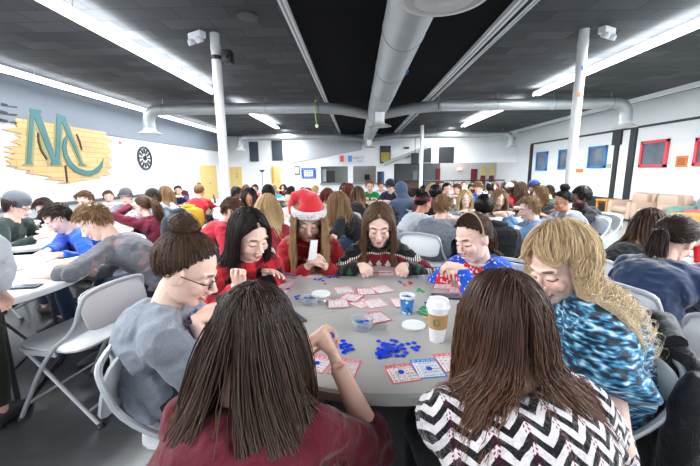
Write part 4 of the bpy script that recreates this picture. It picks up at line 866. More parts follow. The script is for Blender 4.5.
def chair_at(x, y, face, label, kind='fold', group='white folding chairs around the tables'):
    src, used = (CH, CH_USED) if kind == 'fold' else (MCH, MCH_USED)
    if kind != 'fold': group = 'maroon banquet chairs in the hall'
    rz = math.radians(face)-math.pi/2
    if used[0] == 0: used[0] = 1; src.location = (x, y, 0); src.rotation_euler = (0, 0, rz); return tag(src, label, 'chair', group)
    o = copy_tree(src, (x, y, 0), rz, label, group); o['category'] = 'chair'; return o
TOPG = mk('table_grey', hexc('#a9a7a3'), .42, var=.04, vs=60); TOPW = mk('table_white', (.52, .53, .54), .4, var=.02); TLEG = mk('table_leg', (.06, .06, .065), .4, .5)
def round_table(x, y, rz, label, m, r=.76, group='round folding tables in the hall'):
    t = empty('round_table', (x, y, 0), rz, label, 'table', group); n = 40; T0 = .742
    for s in (-1, 1):
        prof = [(-.040, r-.012), (-.034, r), (-.008, r), (0, r-.008)]; v = []; f = []; m_ = n+1
        for z, rr in prof:
            for i in range(m_):
                a = math.pi*i/n; v.append((rr*math.cos(a), s*(rr*math.sin(a)+.0012), T0+z))
        for k in range(3): f += [(k*m_+i, k*m_+i+1, (k+1)*m_+i+1, (k+1)*m_+i) for i in range(n)]
        f += [tuple(range(m_)), tuple(range(3*m_, 4*m_)), (0, m_, 2*m_, 3*m_, 4*m_-1, 3*m_-1, 2*m_-1, m_-1)]
        obj('tabletop_half', G().add(v, f), m, t)
    for s in (-1, 1):
        for q in (-1, 1): obj('leg', G().tube([(s*.42, q*.3, .012), (s*.42, q*.3, .70)], .014), TLEG, t)
        obj('leg_frame', G().tube([(s*.42, -.34, .70), (s*.42, .34, .70)], .013).tube([(s*.42, -.3, .25), (s*.42, .3, .25)], .01).tube([(s*.42, 0, .25), (s*.1, 0, .70)], .009), TLEG, t)
        obj('foot_bar', G().tube([(s*.42, -.36, .014), (s*.42, .36, .014)], .014), TLEG, t)
    return t
T0 = .742
T1 = (.10, 1.60)
round_table(*T1, math.radians(30), 'large grey round table in the foreground covered with bingo cards and chips', TOPG, .72)
def wp(px, d): v = at(px, 233, d); return v.x, v.y
def ctr(X, zc): return X, (zc-.11)/.984
for (X, zc, lab) in ((-2.52, 1.98, 'white round table at the left edge, nearest the camera'), (-1.16, 4.35, 'round table behind the woman in red plaid, with the green bottle on it'),
                     (.42, 6.85, 'round table in front of the person in the green shirt'), (1.62, 4.45, 'white round table on the right between the grey hoodie and the denim shirt'), (-3.3, 3.6, 'white round table in front of the man with the backwards grey cap'),
                     (-3.45, 5.2, 'white round table between the grey baseball cap and the maroon hoodie'), (-3.1, 7.7, 'white round table in front of the person in red with the yellow coat'), (2.85, 2.1, 'white round table at the right edge of the photo'),
                     (2.4, 7.2, 'round table in the right half, behind the smiling blonde woman'), (-1.5, 8.9, 'far round table ahead of the yellow doors'), (.9, 10.2, 'far round table in the middle of the hall'), (3.3, 10.4, 'far round table toward the right wall')):
    x, y = ctr(X, zc); round_table(x, y, rng.random()*3, lab, TOPW)
# ================================================================ people at the foreground table
PUR = cloth('maroon_knit', '#6b1526', bump=.6, bs=10, weave=90, c2='#4c0d1a'); BLKP = DARKP
p = person('the woman in the maroon knit with long dark hair', 'woman in a maroon knit sweater with very long dark brown hair, seen from behind', at(254, 293, .82), 82, 'fair', hd=(-6, -24, 0), off=.17, lod=0, cl=PUR, sleeve='elbow', pants=BLKP,
    hands={'R': at(338, 366, .95), 'L': at(304, 350, .97)}, hdir={'R': (-.35, .75, .35), 'L': (.55, .8, .25)}, hnrm={'R': (.8, .2, .3), 'L': (-.8, 0, .5)}, hcurl={'R': (52, 48, 30), 'L': (50, 48, 30)}, pole={'R': (.35, -.3, -.9)}, collar='wide',
    hair=dict(style='long', cols=('#120c09', '#45322a', '#92714f'), clump=.4, L=.88, spread=.30, fwd=-.1, vol=.012, part=.005, N=5200, sd=3, front=False, wave=.004))
p1 = p
p = person('the woman in the black and white chevron knit', 'woman in a black and white chevron knit with straight brown hair, seen from behind', at(504, 280, .84), 98, 'fair', hd=(4, -22, 0), off=.17, lod=0, cl=m_chevron(), sleeve='long', pants=BLKP, wide=.012, build=1.05,
    hands={'R': (.54, .92, .785), 'L': (.41, .97, .785)}, hair=dict(style='long', cols=('#22150f', '#54382a', '#7a543c'), clump=.35, L=.42, spread=.42, fwd=-.05, vol=.014, part=-.01, N=5200, sd=5, front=False, wave=.004))
p = person('the woman with wavy blonde hair in the blue print top', 'woman with long wavy blonde hair in a loose blue patterned top', at(562, 232, 1.24), 170, 'pale', hd=(32, -20, 4), s=1.1, off=.11, lod=0, cl=m_blueflame(), sleeve='short', pants=BLKP, wide=.028, build=1.28, ruffle=.03,
    hands={'L': at(525, 376, 1.0), 'R': at(520, 330, 1.3)}, hdir={'L': (-.9, .3, 0)}, pole={'L': (-.7, -.2, -.75)}, ch_off=.08, hair=dict(style='long', cols=('#8f6b46', '#ecd0a6', '#fbeccc'), L=.60, spread=.6, fwd=.22, wave=.016, clump=.6, vol=.034, tuck=.035, KN=44, part=.01, N=4600, sd=7))
p = person('the woman in the grey t-shirt with a messy bun', 'woman in a grey t-shirt and black rimmed glasses with a messy dark bun', at(184, 236, 1.28), 14, 'pale', s=1.14, hd=(-6, -26, 0), off=.09, ch_off=.12, wide=.008, lod=0, cl=m_tee(), sleeve='short', pants=cloth('grey_shorts', '#23262c'),
    hands={'R': at(196, 322, 1.28), 'L': at(212, 312, 1.42)}, hdir={'R': (.8, .5, .2), 'L': (.6, -.2, .1)}, hcurl={'R': (35, 40, 25), 'L': (35, 40, 25)},
    hair=dict(style='bun', cols=('#1e1511', '#664a36', '#5a4230'), tie=(0, -.055, .118), bunr=.042, vol=.012, N=3800, sd=9)); glasses(p)
p = person('the woman in the red and black plaid shirt', 'woman in a red and black plaid shirt with long dark hair and a card', at(249, 212, 1.80), -48, 'pale', s=1.1, hd=(6, -20, 4), off=.24, lod=0, cl=m_plaid(), pants=BLKP,
    hands={'R': at(236, 286, 1.74), 'L': at(266, 273, 1.92)}, hdir={'R': (.2, -.1, .95), 'L': (.75, -.5, .12)}, hnrm={'R': (-.2, .9, .2), 'L': (-.2, .7, .8)}, hcurl={'R': (58, 62, 35), 'L': (14, 20, 15)},
    hair=dict(style='long', cols=('#120d0c', '#2e211c', '#2a1d18'), L=.44, spread=.45, fwd=.05, vol=.012, part=.0, N=3400, sd=13, tuck=.045))
p = person('the woman in the santa hat', 'woman in a red sweatshirt and santa hat with long blonde hair on her shoulders', at(308, 200, 2.22), -82, 'pale', s=1.12, hd=(0, -20, -3), off=.22, lod=0, cl=cloth('red_sweatshirt', '#b01f2a', bump=.55, c2='#8e1620'), pants=BLKP,
    hands={'R': at(308, 266, 2.12), 'L': at(325, 266, 2.12)}, hdir={'R': (.5, -.3, .5), 'L': (-.5, -.3, .5)}, hnrm={'R': (-.6, -.5, .5), 'L': (.6, -.5, .5)}, hcurl={'R': (50, 52, 35), 'L': (50, 52, 35)},
    hair=dict(style='long', cols=('#6a4a30', '#b08a62', '#c9a67a'), L=.46, spread=.40, fwd=.45, wave=.006, vol=.014, part=.0, N=3200, sd=15, hat=False))
SANTA = p
hm = cloth('santa_red', '#d0202c', sheen=.6, bump=.4); fm = cloth('santa_fur', '#e9e6e2', sheen=.5, bump=1.0, bs=50)
g = G(); path = [hpt(p, 0, -.01, .045), hpt(p, 0, -.015, .09), hpt(p, .01, -.02, .125), hpt(p, .04, -.035, .14), hpt(p, .075, -.04, .13), hpt(p, .095, -.04, .07), hpt(p, .10, -.035, .02)]
g.loft(path, [(.098, .112), (.094, .106), (.070, .075), (.05, .05), (.040, .04), (.03, .03), (.02, .02)], side=p['R'] @ V3(1, 0, 0), n=24); obj('hat_crown', remesh(g, .006, 3), hm, p['root'])
g = G(); g.loft([hpt(p, .092*math.cos(a), -.010+.108*math.sin(a), .060+.012*math.sin(a)) for a in np.linspace(0, 2*math.pi, 29)[:-1]], [(.030, .015)]*28, side=p['R'] @ V3(0, 0, 1), n=12, closed=True); me = remesh(g, .006, 2); obj('hat_trim', me, fm, p['root'])
g = G(); g.ell(hpt(p, .10, -.03, .0), .026); obj('pompom', g, fm, p['root'])
p = person('the woman in the patterned christmas sweater', 'woman in a maroon and black patterned christmas sweater with shoulder length light brown hair', at(379, 206, 2.22), -93, 'pale', s=1.1, hd=(0, -18, 0), off=.22, lod=0, cl=m_xmas(), pants=BLKP,
    hands={'R': at(361, 266, 2.10), 'L': at(405, 266, 2.10)}, hdir={'R': (.3, -.8, -.15), 'L': (-.2, -.9, -.15)}, hcurl={'R': (75, 80, 50), 'L': (75, 80, 50)}, pole={'R': (.95, -.2, -.6), 'L': (-.95, -.2, -.6)},
    hair=dict(style='long', cols=('#3f2c20', '#7d6048', '#8d6f54'), L=.33, spread=.5, fwd=.12, vol=.012, part=.0, N=3200, sd=17, tuck=.05))
p = person('the woman in the bright blue sweater', 'smiling woman in a bright blue christmas sweater with a headband and low ponytail', at(474, 216, 1.92), -143, 'pale', 'smile', s=1.1, hd=(-8, -16, 6), off=.24, lod=0, cl=m_bluesweater(), pants=BLKP,
    hands={'R': at(450, 267, 1.92), 'L': at(462, 269, 1.84)}, hdir={'R': (-.1, -.9, .1), 'L': (-.8, .2, .1)}, hcurl={'R': (45, 50, 30), 'L': (45, 50, 30)},
    hair=dict(style='pony', cols=('#2c1d16', '#5a4030', '#6a4c38'), tie=(0, -.108, .01), tail=.20, vol=.010, N=3000, sd=19)); headband(p, mk('band_tan', hexc('#b59a80')))
g = G(); g.loft([p['sp'](1.0)+V3(.066*math.cos(a), .062*math.sin(a)+.012, .002-.012*math.sin(a)) for a in np.linspace(0, 2*math.pi, 21)[:-1]], .007, n=8, closed=True); obj('neckline', g, mk('cloth_white', (.75, .76, .8), .9), p['root'])
# ================================================================ people at the other tables
GREY = lambda n, c: cloth(n, c)
def q(short, label, pos, face, top, hair, lod=1, **k):
    k.setdefault('hd', (0, -18, 0)); k.setdefault('s', 1.04); return person(short, label, at(*pos), face, cl=top, hair=hair, lod=lod, **k)
def H(style, cols, **k): return dict(style=style, cols=cols, **k)
SHT = lambda c=H_BR, **k: H('short', c, L=.05, vol=.012, **k)
LNG = lambda c=H_BR, L=.36, **k: H('long', c, L=L, spread=.35, vol=.014, **k)
gy = NT('cloth_grey_pink_knit'); gy.col(gy.mix(gy.math('MULTIPLY', gy.math('GREATER_THAN', gy.noise(6, 4), .58), .4), gy.mix(gy.noise(90, 2), hexc('#54565c'), hexc('#7b7d84')), hexc('#a98078'))); clothfin(gy)
p = q('the young man in the mottled grey sweater', 'brown haired young man in a mottled grey sweater leaning over the white table', (92, 205, 2.45), 200, gy.m, SHT(H_LTBR, part=1, sd=21), hd=(0, -34, 0), off=.36, fem=False, sleeve='elbow', s=1.08, voxel=.006, build=1.0,
    hands={'L': at(34, 276, 2.14), 'R': at(72, 264, 2.45)}, pole={'L': (-.8, -.6, -.05)}, hdir={'L': (-.95, -.1, -.2), 'R': (-.9, 0, -.2)}, hcurl={'L': (50, 55, 35), 'R': (40, 40, 30)}, skin_='pale')
p = q('the young man in the blue hoodie', 'dark haired young man in a bright blue hooded top beside the mottled grey sweater', (56, 205, 2.95), 238, cloth('royal_blue', '#1353c8'), SHT(H_DKBR, sd=22), hd=(-6, -34, 0), off=.30, fem=False, collar='hood', hands={'R': at(46, 252, 2.66), 'L': at(60, 255, 2.62)}, hdir={'R': (.1, -.9, 0), 'L': (-.3, -.9, 0)}, skin_='pale')
q('the man in the dark blue quilted sleeve', 'person in a dark slate jacket at the left edge, only the sleeve showing', (-88, 188, 2.75), -8, cloth('slate_jacket', '#2f3a48'), SHT(H_DKBR, sd=23), fem=False, hands={'L': at(22, 250, 2.72), 'R': at(-30, 275, 2.4)}, hd=(0, -20, 0))
q('the person at the lower left edge', 'person in a pale puffy jacket and olive trousers at the lower left edge', (-120, 170, 1.5), 96, cloth('pale_puffer', '#c5cad2', bump=.9), SHT(H_BR, sd=24), hands={'R': at(0, 290, 1.66), 'L': at(-70, 300, 1.75)}, pants=cloth('olive_trousers', '#2b2f24'), wide=.03, pole={'R': (.9, -.2, .2)}, chair=None)
p = q('the man in the dark green jacket', 'man in a dark green jacket with a grey cap worn backwards', (16, 193, 3.3), 12, cloth('dark_green_jacket', '#22332f'), SHT(H_DKBR, sd=25, hat=True), fem=False, hands={'L': at(42, 233, 3.5), 'R': at(36, 238, 3.2)}, skin_='pale'); cap(p, cloth('cap_grey', '#5c6066'), True); glasses(p)
q('the young man in navy', 'young man in a navy top with cropped dark hair, across from the backwards cap', (43, 199, 4.3), -75, cloth('navy_top', '#1b2438'), SHT(H_DKBR, sd=26), fem=False, hd=(0, -28, 0), skin_='pale', hands={'R': at(32, 222, 3.9), 'L': at(50, 226, 3.85)})
vt = NT('cloth_red_vest'); sp = vt.n('SeparateXYZ'); vt.l(vt.obj(), sp.inputs[0]); vt.col(vt.mix(vt.math('LESS_THAN', vt.math('ABSOLUTE', sp.outputs[0]), .155), hexc('#1f8a5c'), vt.mix(vt.math('LESS_THAN', vt.math('ABSOLUTE', sp.outputs[0]), .05), hexc('#c02a35'), hexc('#9fb0a8')))); clothfin(vt)
q('the young man in the red vest', 'young man with a red vest over green sleeves, facing the camera', (84, 192, 4.6), -92, vt.m, SHT(H_BR, sd=27), fem=False, hd=(0, -15, 0), eyes='open', skin_='pale')
p = q('the man in the grey baseball cap', 'man in a grey shirt and grey baseball cap facing the camera', (125, 189, 5.6), -62, cloth('mid_grey', '#7d8590'), SHT(H_BR, sd=28, hat=True), fem=False, eyes='open', hd=(-10, -8, 0), skin_='pale'); cap(p, cloth('cap_charcoal', '#4b4d50'))
q('the girl in the maroon hoodie', 'girl in a maroon hoodie with a brown ponytail, in profile to the left', (142, 197, 4.3), 172, cloth('maroon_hoodie', '#6a1830'), H('pony', H_BR, tie=(0, -.11, .05), tail=.3, vol=.008, sd=29), collar='hood', hd=(0, -8, 0), hands={'L': at(131, 206, 4.25), 'R': at(128, 222, 4.4)}, skin_='pale', off=.16)
p = q('the person in the black flat cap', 'person in a grey hoodie and black cap, behind the maroon hoodie', (152, 190, 4.85), 158, cloth('steel_grey_hoodie', '#747c88'), SHT(H_BR, sd=30, hat=True), fem=False, collar='hood', off=.2); cap(p, cloth('cap_black', '#15161a'))
q('the person with long light hair in grey', 'person with long light brown hair and a pale grey jacket, seen from behind', (166, 187, 5.8), 70, cloth('pale_grey_jacket', '#aab0b8'), LNG(H_LTBR, .4, sd=31), hd=(0, -10, 0))
p = q('the person in the red top by the yellow doors', 'person in a red top with a topknot, seen from behind above a yellow coat', (199, 185, 6.4), 92, cloth('bright_red_top', '#c8242f'), H('bun', H_LTBR, tie=(0, -.02, .12), bunr=.03, vol=.006, sd=32), hd=(0, -5, 0), hands={'R': at(216, 212, 6.9), 'L': at(183, 212, 6.9)}, build=1.05, pole={'R': (.95, -.2, -.5), 'L': (-.95, -.2, -.5)})
RED_BACK = p
q('the person in green behind the left pole', 'person in a green top mostly hidden behind the left white pole', (229, 191, 6.6), 100, cloth('leaf_green', '#2c9a5f'), SHT(H_DKBR, sd=33), 2)
p = q('the person in the red shirt with glasses', 'person in a red shirt and glasses with swept back brown hair, facing right', (231, 199, 3.55), 8, cloth('crimson_shirt', '#b01c30'), SHT(H_BR, sd=34, part=-1), hd=(0, -26, 0), skin_='pale', off=.26, sleeve='elbow', hands={'L': at(250, 232, 3.7), 'R': at(246, 236, 3.4)}); glasses(p)
q('the dark haired woman in burgundy', 'woman with long black hair and a burgundy top smiling down, facing the camera', (249, 189, 5.0), -78, cloth('burgundy', '#5c1424'), LNG(H_BLACK, .34, fwd=.15, sd=35), skin_='tan', eyes='smile')
q('the woman with long blonde hair in red', 'woman with very long straight blonde hair over a red top, back to the camera', (268, 196, 3.3), 84, cloth('deep_red', '#8e1a28'), LNG(H_BLOND, .46, front=False, N=1500, sd=36), hd=(0, -12, 0), hands={'R': at(300, 228, 3.7), 'L': at(252, 228, 3.8)})
p = q('the woman in pale pink with glasses', 'woman in a pale pink top and glasses with a dark bun, facing the camera', (290, 191, 4.8), -104, cloth('pale_pink', '#dcc8cc'), H('bun', H_DKBR, tie=(0, -.05, .11), bunr=.045, vol=.01, sd=37), skin_='fair', hd=(0, -10, 0), eyes='open', build=1.1); glasses(p)
q('the person with black hair behind the blonde woman', 'person with straight black hair in black, seen just above the long blonde hair', (268, 185.5, 6.4), 90, DARKP, LNG(H_BLACK, .3, sd=38))
q('the woman in the black short sleeved top', 'woman in a black short sleeved top with light brown hair, behind the santa hat', (337, 193, 3.9), 172, cloth('black_top', '#141418'), LNG(H_LTBR, .42, fwd=.05, sd=39), sleeve='short', hands={'L': at(318, 228, 3.8), 'R': at(310, 226, 4.1)}, hd=(0, -18, 0), off=.22)
q('the red haired person in white', 'person with dark red hair and a white top, left of the green shirt', (349, 184.5, 6.4), 20, cloth('white_top', '#d9dbe0'), LNG(H_RED, .26, sd=40))
q('the woman in the black dress', 'woman in a black top with long brown to blonde hair, back to the camera', (358, 187.5, 5.6), 70, cloth('black_top', '#141418'), LNG(('#3a281c', '#6a4d34', '#b08a60'), .36, sd=41))
p = q('the person in the green shirt', 'person in a green t-shirt with white lettering, facing the camera', (370, 181, 7.7), -93, cloth('kelly_green', '#158a4a'), SHT(H_LTBR, sd=42), eyes='open', sleeve='elbow', hd=(0, -8, 0))
p = q('the person in the navy cap', 'person in a navy jacket and navy baseball cap looking down', (390, 180, 7.0), -120, cloth('navy_jacket', '#20293c'), SHT(H_DKBR, sd=43, hat=True), fem=False, off=.2); cap(p, cloth('cap_navy', '#1c2438'))
p = q('the person in the slate blue hood', 'person with a slate blue hood up, right of the green shirt', (400, 183, 5.7), 128, cloth('slate_hoodie', '#4a5a74'), None, fem=False, hd=(0, -10, 0), chair='banquet', build=1.05); hood(p, cloth('slate_hoodie', '#4a5a74'))
p = q('the person with the red headwrap', 'person in a pale top with a dark topknot and red headwrap, facing right', (424, 193, 4.15), 28, cloth('pale_sweater', '#c3c9cf'), H('bun', H_BLACK, tie=(0, -.085, .10), bunr=.04, vol=.008, sd=45), skin_='tan', hd=(0, -10, 0), off=.24); headwrap(p, cloth('red_wrap', '#8e1f34'))
q('the man in the grey hoodie', 'man in a slate grey hoodie with short light brown hair, back to the camera', (443, 196, 3.7), 52, cloth('slate_grey_hoodie', '#6b727c'), SHT(H_LTBR, sd=46), fem=False, collar='hood', off=.22, build=1.08, voxel=.0065, s=1.08, hd=(0, -14, 0))
q('the person in black with curly black hair', 'person in black with a round head of curly black hair, beyond the grey hoodie', (437, 187, 5.5), 10, DARKP, H('afro', H_BLACK, L=.03, sd=47), skin_='dark', fem=False)
q('the smiling blonde woman in grey', 'smiling woman in a grey sweatshirt with long pale blonde hair', (466, 191, 5.1), -98, cloth('light_grey_sweat', '#8f949c'), LNG(('#a88a5c', '#dcc59a', '#e8d6b0'), .36, fwd=.1, sd=48), eyes='smile', hd=(0, -2, 4), skin_='pale')
q('the person in maroon with the dark curly updo', 'person in a maroon top with a dark curly updo, back to the camera', (484, 198, 3.65), 80, cloth('dark_maroon', '#46141f'), H('afro', H_BLACK, L=.022, sd=49, N=1600), skin_='brown', hd=(0, -16, 0))
q('the woman in the striped dark jumper', 'woman in a black and tan striped jumper with long light brown hair, looking down', (500, 190.5, 4.9), -98, m_stripe('striped_jumper', '#16161a', '#6d6350', 15), LNG(H_LTBR, .38, fwd=.12, sd=50), skin_='pale')
q('the person in the denim shirt', 'person in a light blue denim shirt with pulled back light brown hair, facing left', (530, 198, 3.65), 166, cloth('denim_shirt', '#6f93bd', c2='#54779f'), SHT(H_LTBR, sd=51, part=-1), hands={'L': at(506, 218, 3.75), 'R': at(508, 215, 4.0)}, hd=(4, -12, 0), off=.26, wide=.015, skin_='pale', pants=JEANS, voxel=.0065)
q('the blonde person behind the denim shirt', 'person with shoulder length sandy hair in a dark top beyond the denim shirt', (540, 187, 5.2), 190, cloth('charcoal_top', '#222327'), LNG(H_LTBR, .24, sd=52), skin_='pale')
ov = NT('cloth_overalls'); sp = ov.n('SeparateXYZ'); ov.l(ov.obj(), sp.inputs[0]); ov.col(ov.mix(ov.math('GREATER_THAN', ov.math('ABSOLUTE', ov.math('SUBTRACT', ov.math('ABSOLUTE', sp.outputs[0]), .09)), .02), hexc('#c5c8cd'), hexc('#7c8290'))); clothfin(ov)
p = q('the person with the tall dark bun and glasses', 'person with a tall dark bun and glasses in a grey and white top', (563, 192, 4.4), 186, ov.m, H('bun', H_BLACK, tie=(0, -.045, .135), bunr=.05, vol=.010, sd=53), skin_='tan', hd=(0, -12, 0), off=.22, s=1.08); glasses(p)
q('the bearded man in the black sweater', 'bearded man in a black sweater with short curly black hair, facing left', (581, 189, 4.65), 184, cloth('charcoal_sweater', '#1d1f24'), H('afro', H_BLACK, L=.035, sd=54, N=1600), skin_='brown', fem=False, beard='#0e0b0a', hd=(0, -10, 0), off=.16, s=1.1, collar='hood')
p = q('the person in the white cap and red top', 'person in a red top and white cap, seen beyond the striped jumper', (510, 184.5, 6.9), 40, cloth('poppy_red', '#d8323a'), SHT(H_BR, sd=55, hat=True), fem=False); cap(p, cloth('cap_white', '#e3e5e8'))
q('the person in the sky blue shirt', 'person in a sky blue shirt looking down, beyond the dark curly updo', (479, 182.5, 6.9), -120, cloth('sky_blue', '#3d78d0'), SHT(H_LTBR, sd=56), skin_='pale', hd=(0, -30, 0))
q('the person with long dark brown hair by the white cap', 'person with long dark brown hair right of the white cap', (520, 183, 6.7), 165, cloth('dark_plum', '#3a2230'), LNG(H_BR, .34, sd=57))
p = q('the person in the blue cap', 'person in a blue knitted cap and teal top, right part of the hall', (534, 181, 7.4), 120, cloth('teal_top', '#2a6a6a'), SHT(H_BR, sd=58, hat=True), 1, fem=False); cap(p, cloth('cap_blue', '#27458c'), True)
q('the person in teal left of the dark bun', 'person in a deep teal jacket just left of the tall dark bun', (549, 186, 6.6), 80, cloth('deep_teal', '#1f5a52'), SHT(H_DKBR, sd=59), 2)
q('the woman in black at the right table', 'woman in black with long dark brown hair, left of the navy fleece', (652, 212, 2.55), 18, cloth('black_top', '#141418'), LNG(('#1d1411', '#4a3124', '#7a5538'), .36, N=1500, sd=60), hd=(0, -24, 0), off=.3, hands={'L': at(700, 248, 2.7), 'R': at(704, 256, 2.4)}, s=1.08)
NAVY = q('the woman in the navy fleece', 'woman in a navy fleece with a dark brown ponytail, leaning to the right table', (678, 219, 1.95), 22, cloth('navy_fleece', '#1c3054', bump=.5, sheen=.5), H('pony', H_DKBR, tie=(0, -.115, .0), tail=.16, vol=.012, N=1800, sd=61), hd=(0, -30, 0), off=.2, collar='high', s=1.1, voxel=.006, build=1.12, wide=.015, hands={'L': at(712, 268, 2.1), 'R': at(722, 285, 1.85)})
# small distant figures
FAR = [('in navy near the yellow door', 246, 185, 10, -60, '#25304a', 'S', H_BR), ('in a red coat near the yellow door', 255, 185, 10.4, -100, '#b83040', 'S', H_DKBR), ('with light blond hair and a turquoise jacket', 272, 184.5, 8.8, 150, '#2f9ac0', 'S', H_BLOND),
 ('in black by the left pole', 237, 188, 7.6, 20, '#15161a', 'A', H_BLACK), ('blond and in red by the santa hat', 315, 186, 9.2, 90, '#c03040', 'S', H_BLOND), ('with auburn hair right above the santa hat', 328, 189, 5.9, 60, '#d8d8dc', 'L', H_RED),
 ('in blue left of the santa hat', 303, 188, 9.8, -90, '#2456b0', 'S', H_BR), ('in beige, left of the far white column', 408, 186, 8.2, 70, '#b8a890', 'L', H_BR), ('in pale grey left of the far column', 415, 189, 6.8, 20, '#9aa0a8', 'S', H_DKBR),
 ('with a topknot before the far column', 423, 187, 8.4, 100, '#30343c', 'A', H_BLACK), ('with wide pale blonde hair', 432, 184, 7.0, 90, '#c0b8b0', 'L', H_BLOND), ('in white with dark cropped hair', 447, 183, 8.0, -60, '#e0e2e6', 'S', H_DKBR),
 ('in a red and white top', 457, 184.5, 8.0, -160, '#c43038', 'S', H_BR), ('in dark red beyond the blonde woman', 472, 184, 8.6, -90, '#8a2430', 'S', H_DKBR), ('with curly hair beyond the sky blue shirt', 490, 184, 9.0, 80, '#2a2c30', 'A', H_BLACK),
 ('in green far behind the railing side', 441, 181.5, 12, -90, '#3a4a40', 'S', H_DKBR), ('in cream near the maroon door', 464, 181.5, 12.5, -80, '#cfc6b8', 'S', H_BR), ('in black near the maroon door', 477, 182, 13, -100, '#17181c', 'L', H_BR),
 ('in grey below the yellow and maroon panels', 494, 182.5, 12, -110, '#8a8f98', 'S', H_LTBR), ('in plum by the far right panels', 503, 183, 11, 180, '#5a2a48', 'L', H_DKBR), ('in pale blue behind the green shirt', 381, 182.5, 11, -90, '#9ab4d0', 'S', H_BR),
 ('in black behind the serving openings side', 344, 183.5, 11, -90, '#202226', 'L', H_BLACK), ('in orange beyond the navy cap', 402, 182.5, 12, -90, '#c8703a', 'S', H_BR), ('in white far left by the heater', 108, 191, 6.9, -60, '#dfe2e6', 'S', H_BR),
 ('in dark blue beside the far left wall', 178, 186, 9.0, -70, '#27385a', 'S', H_DKBR), ('in maroon beyond the pink top', 283, 184.5, 11.5, -90, '#6a2430', 'L', H_DKBR), ('with brown hair beyond the blue cap', 513, 181, 10, -150, '#4a4e58', 'L', H_BR)]
for i, (w_, px, py, zc, fc, colr, hs, hc) in enumerate(FAR):
    hair = SHT(hc, sd=100+i) if hs == 'S' else LNG(hc, .3, sd=100+i) if hs == 'L' else H('afro', H_BLACK, L=.03, sd=100+i)
    q('the distant person '+w_, 'distant seated person '+w_, (px, py, zc), fc, cloth('far_%d' % i, colr), hair, 2, fem=hs != 'S', hd=(0, -10, 0), chair='banquet' if i % 3 == 0 and zc > 7 else 'fold', skin_='brown' if hs == 'A' else ('tan' if i % 5 == 0 else 'fair'))
# ================================================================ things on the foreground table
TZ = T0+.0005
def tp(px, py, z=TZ): v = onz(px, py, z); return v
INK = mk('print_ink', (.03, .03, .035), .6); PAP = mk('card_paper', (.88, .87, .87), .6, var=.01)
CRED = mk('card_red', hexc('#e0606c'), .6); CBLU = mk('card_blue', hexc('#1f86d8'), .5); CPNK = mk('card_pink', hexc('#e89aa2'), .6); CRD2 = mk('card_crimson', hexc('#c82846'), .6)
def bingo_card(px, py, rz, edge, label, group=None, w=.098, h=.112, z=TZ, free=True, tilt=0):
    c = tp(px, py, z); t = empty('bingo_card', (c.x, c.y, z), math.radians(rz), label, 'bingo card', group); t.rotation_euler[0] = math.radians(tilt)
    obj('sheet', G().bx((-w/2, -h/2, 0), (w/2, h/2, .0006)), edge, t, smooth=False)
    b = .05*w; obj('number_grid', G().bx((-w/2+b, -h/2+b, .0006), (w/2-b, h/2-.019, .0008)), PAP, t, smooth=False)
    g = G(); cw = (w-2*b)/5; chh = (h-.019-b)/5
    for i in range(6): x = -w/2+b+i*cw; g.bx((x-.0004, -h/2+b, .0008), (x+.0004, h/2-.019, .00095))
    for i in range(6): y = -h/2+b+i*chh; g.bx((-w/2+b, y-.0004, .0008), (w/2-b, y+.0004, .00095))
    obj('grid_lines', g, edge, t, smooth=False)
    g = G()
    for i in range(5):
        for j in range(5):
            if i == 2 and j == 2: text(g, 'FREE', (0, h/2-.019-chh*(j+.5), .0010), .006); continue
            n = int(rng.integers(1, 16))+15*i; text(g, str(n), (-w/2+b+cw*(i+.5), h/2-.019-chh*(j+.5), .0010), .0135, bold=.015)
    obj('printed_numbers', g, INK, t, smooth=False)
    g = G()
    for i, ch in enumerate('BINGO'): text(g, ch, (-w/2+b+cw*(i+.5), h/2-.010, .0008), .016, bold=.05)
    obj('header_letters', g, PAP, t, smooth=False); return t
bingo_card(427.5, 368, 8, CBLU, 'blue bordered bingo card by the chevron sleeve', w=.092, h=.108)
bingo_card(402, 373, 14, CRED, 'red bordered bingo card left of the blue bordered card', w=.095, h=.10)
bingo_card(452, 362, 8, CRED, 'red bordered bingo card half under the brown hair, right of the blue card')
bingo_card(317, 363, -20, CRED, 'red bordered bingo card left of the raised forearm', w=.09, h=.1)
bingo_card(345, 367, -14, CRED, 'red bordered bingo card right of the raised forearm', w=.09, h=.1)
PILE = [(344, 290, 15, CPNK, 'pink edged card at the back left of the central card pile'), (366, 291, 5, CRED, 'red edged card at the back of the central pile'), (382, 289, 25, CPNK, 'pink edged card at the back right of the central pile'),
        (352, 297, -25, CRED, 'red edged card in the middle of the central pile'), (338, 303, 8, CPNK, 'pink edged card nearest the white tubs in the pile'), (361, 303, 40, CRED, 'red edged card lying skewed in the central pile'),
        (375, 303, 20, CPNK, 'pink edged card at the near right of the central pile'), (376, 317, 25, CRED, 'lone red edged card in front of the central pile'), (402, 302, 10, CPNK, 'pink edged card under the blue paper cup'),
        (315, 275, 6, CPNK, 'pink edged card in front of the left hand of the santa hat woman'), (331, 271, -8, CPNK, 'pink edged card directly in front of the santa hat woman'), (283, 285, -15, CPNK, 'pink edged card in front of the plaid shirt'),
        (279, 292, -20, CRED, 'second card in front of the plaid shirt, closer to the camera'), (386, 273, 0, CPNK, 'card in front of the christmas sweater'), (417, 274, -5, CBLU, 'blue outlined card right of the christmas sweater'),
        (436, 280, -15, CRED, 'white card with red edge left of the dense red card'), (443, 286, -20, CRD2, 'dense crimson bingo card by the phone'), (459, 290, -25, CRD2, 'crimson card right of the phone')]
for k, (px, py, rz, m, lab) in enumerate(PILE): bingo_card(px, py, rz, m, lab, z=TZ+.0012*(k % 5 if k < 9 else 0))
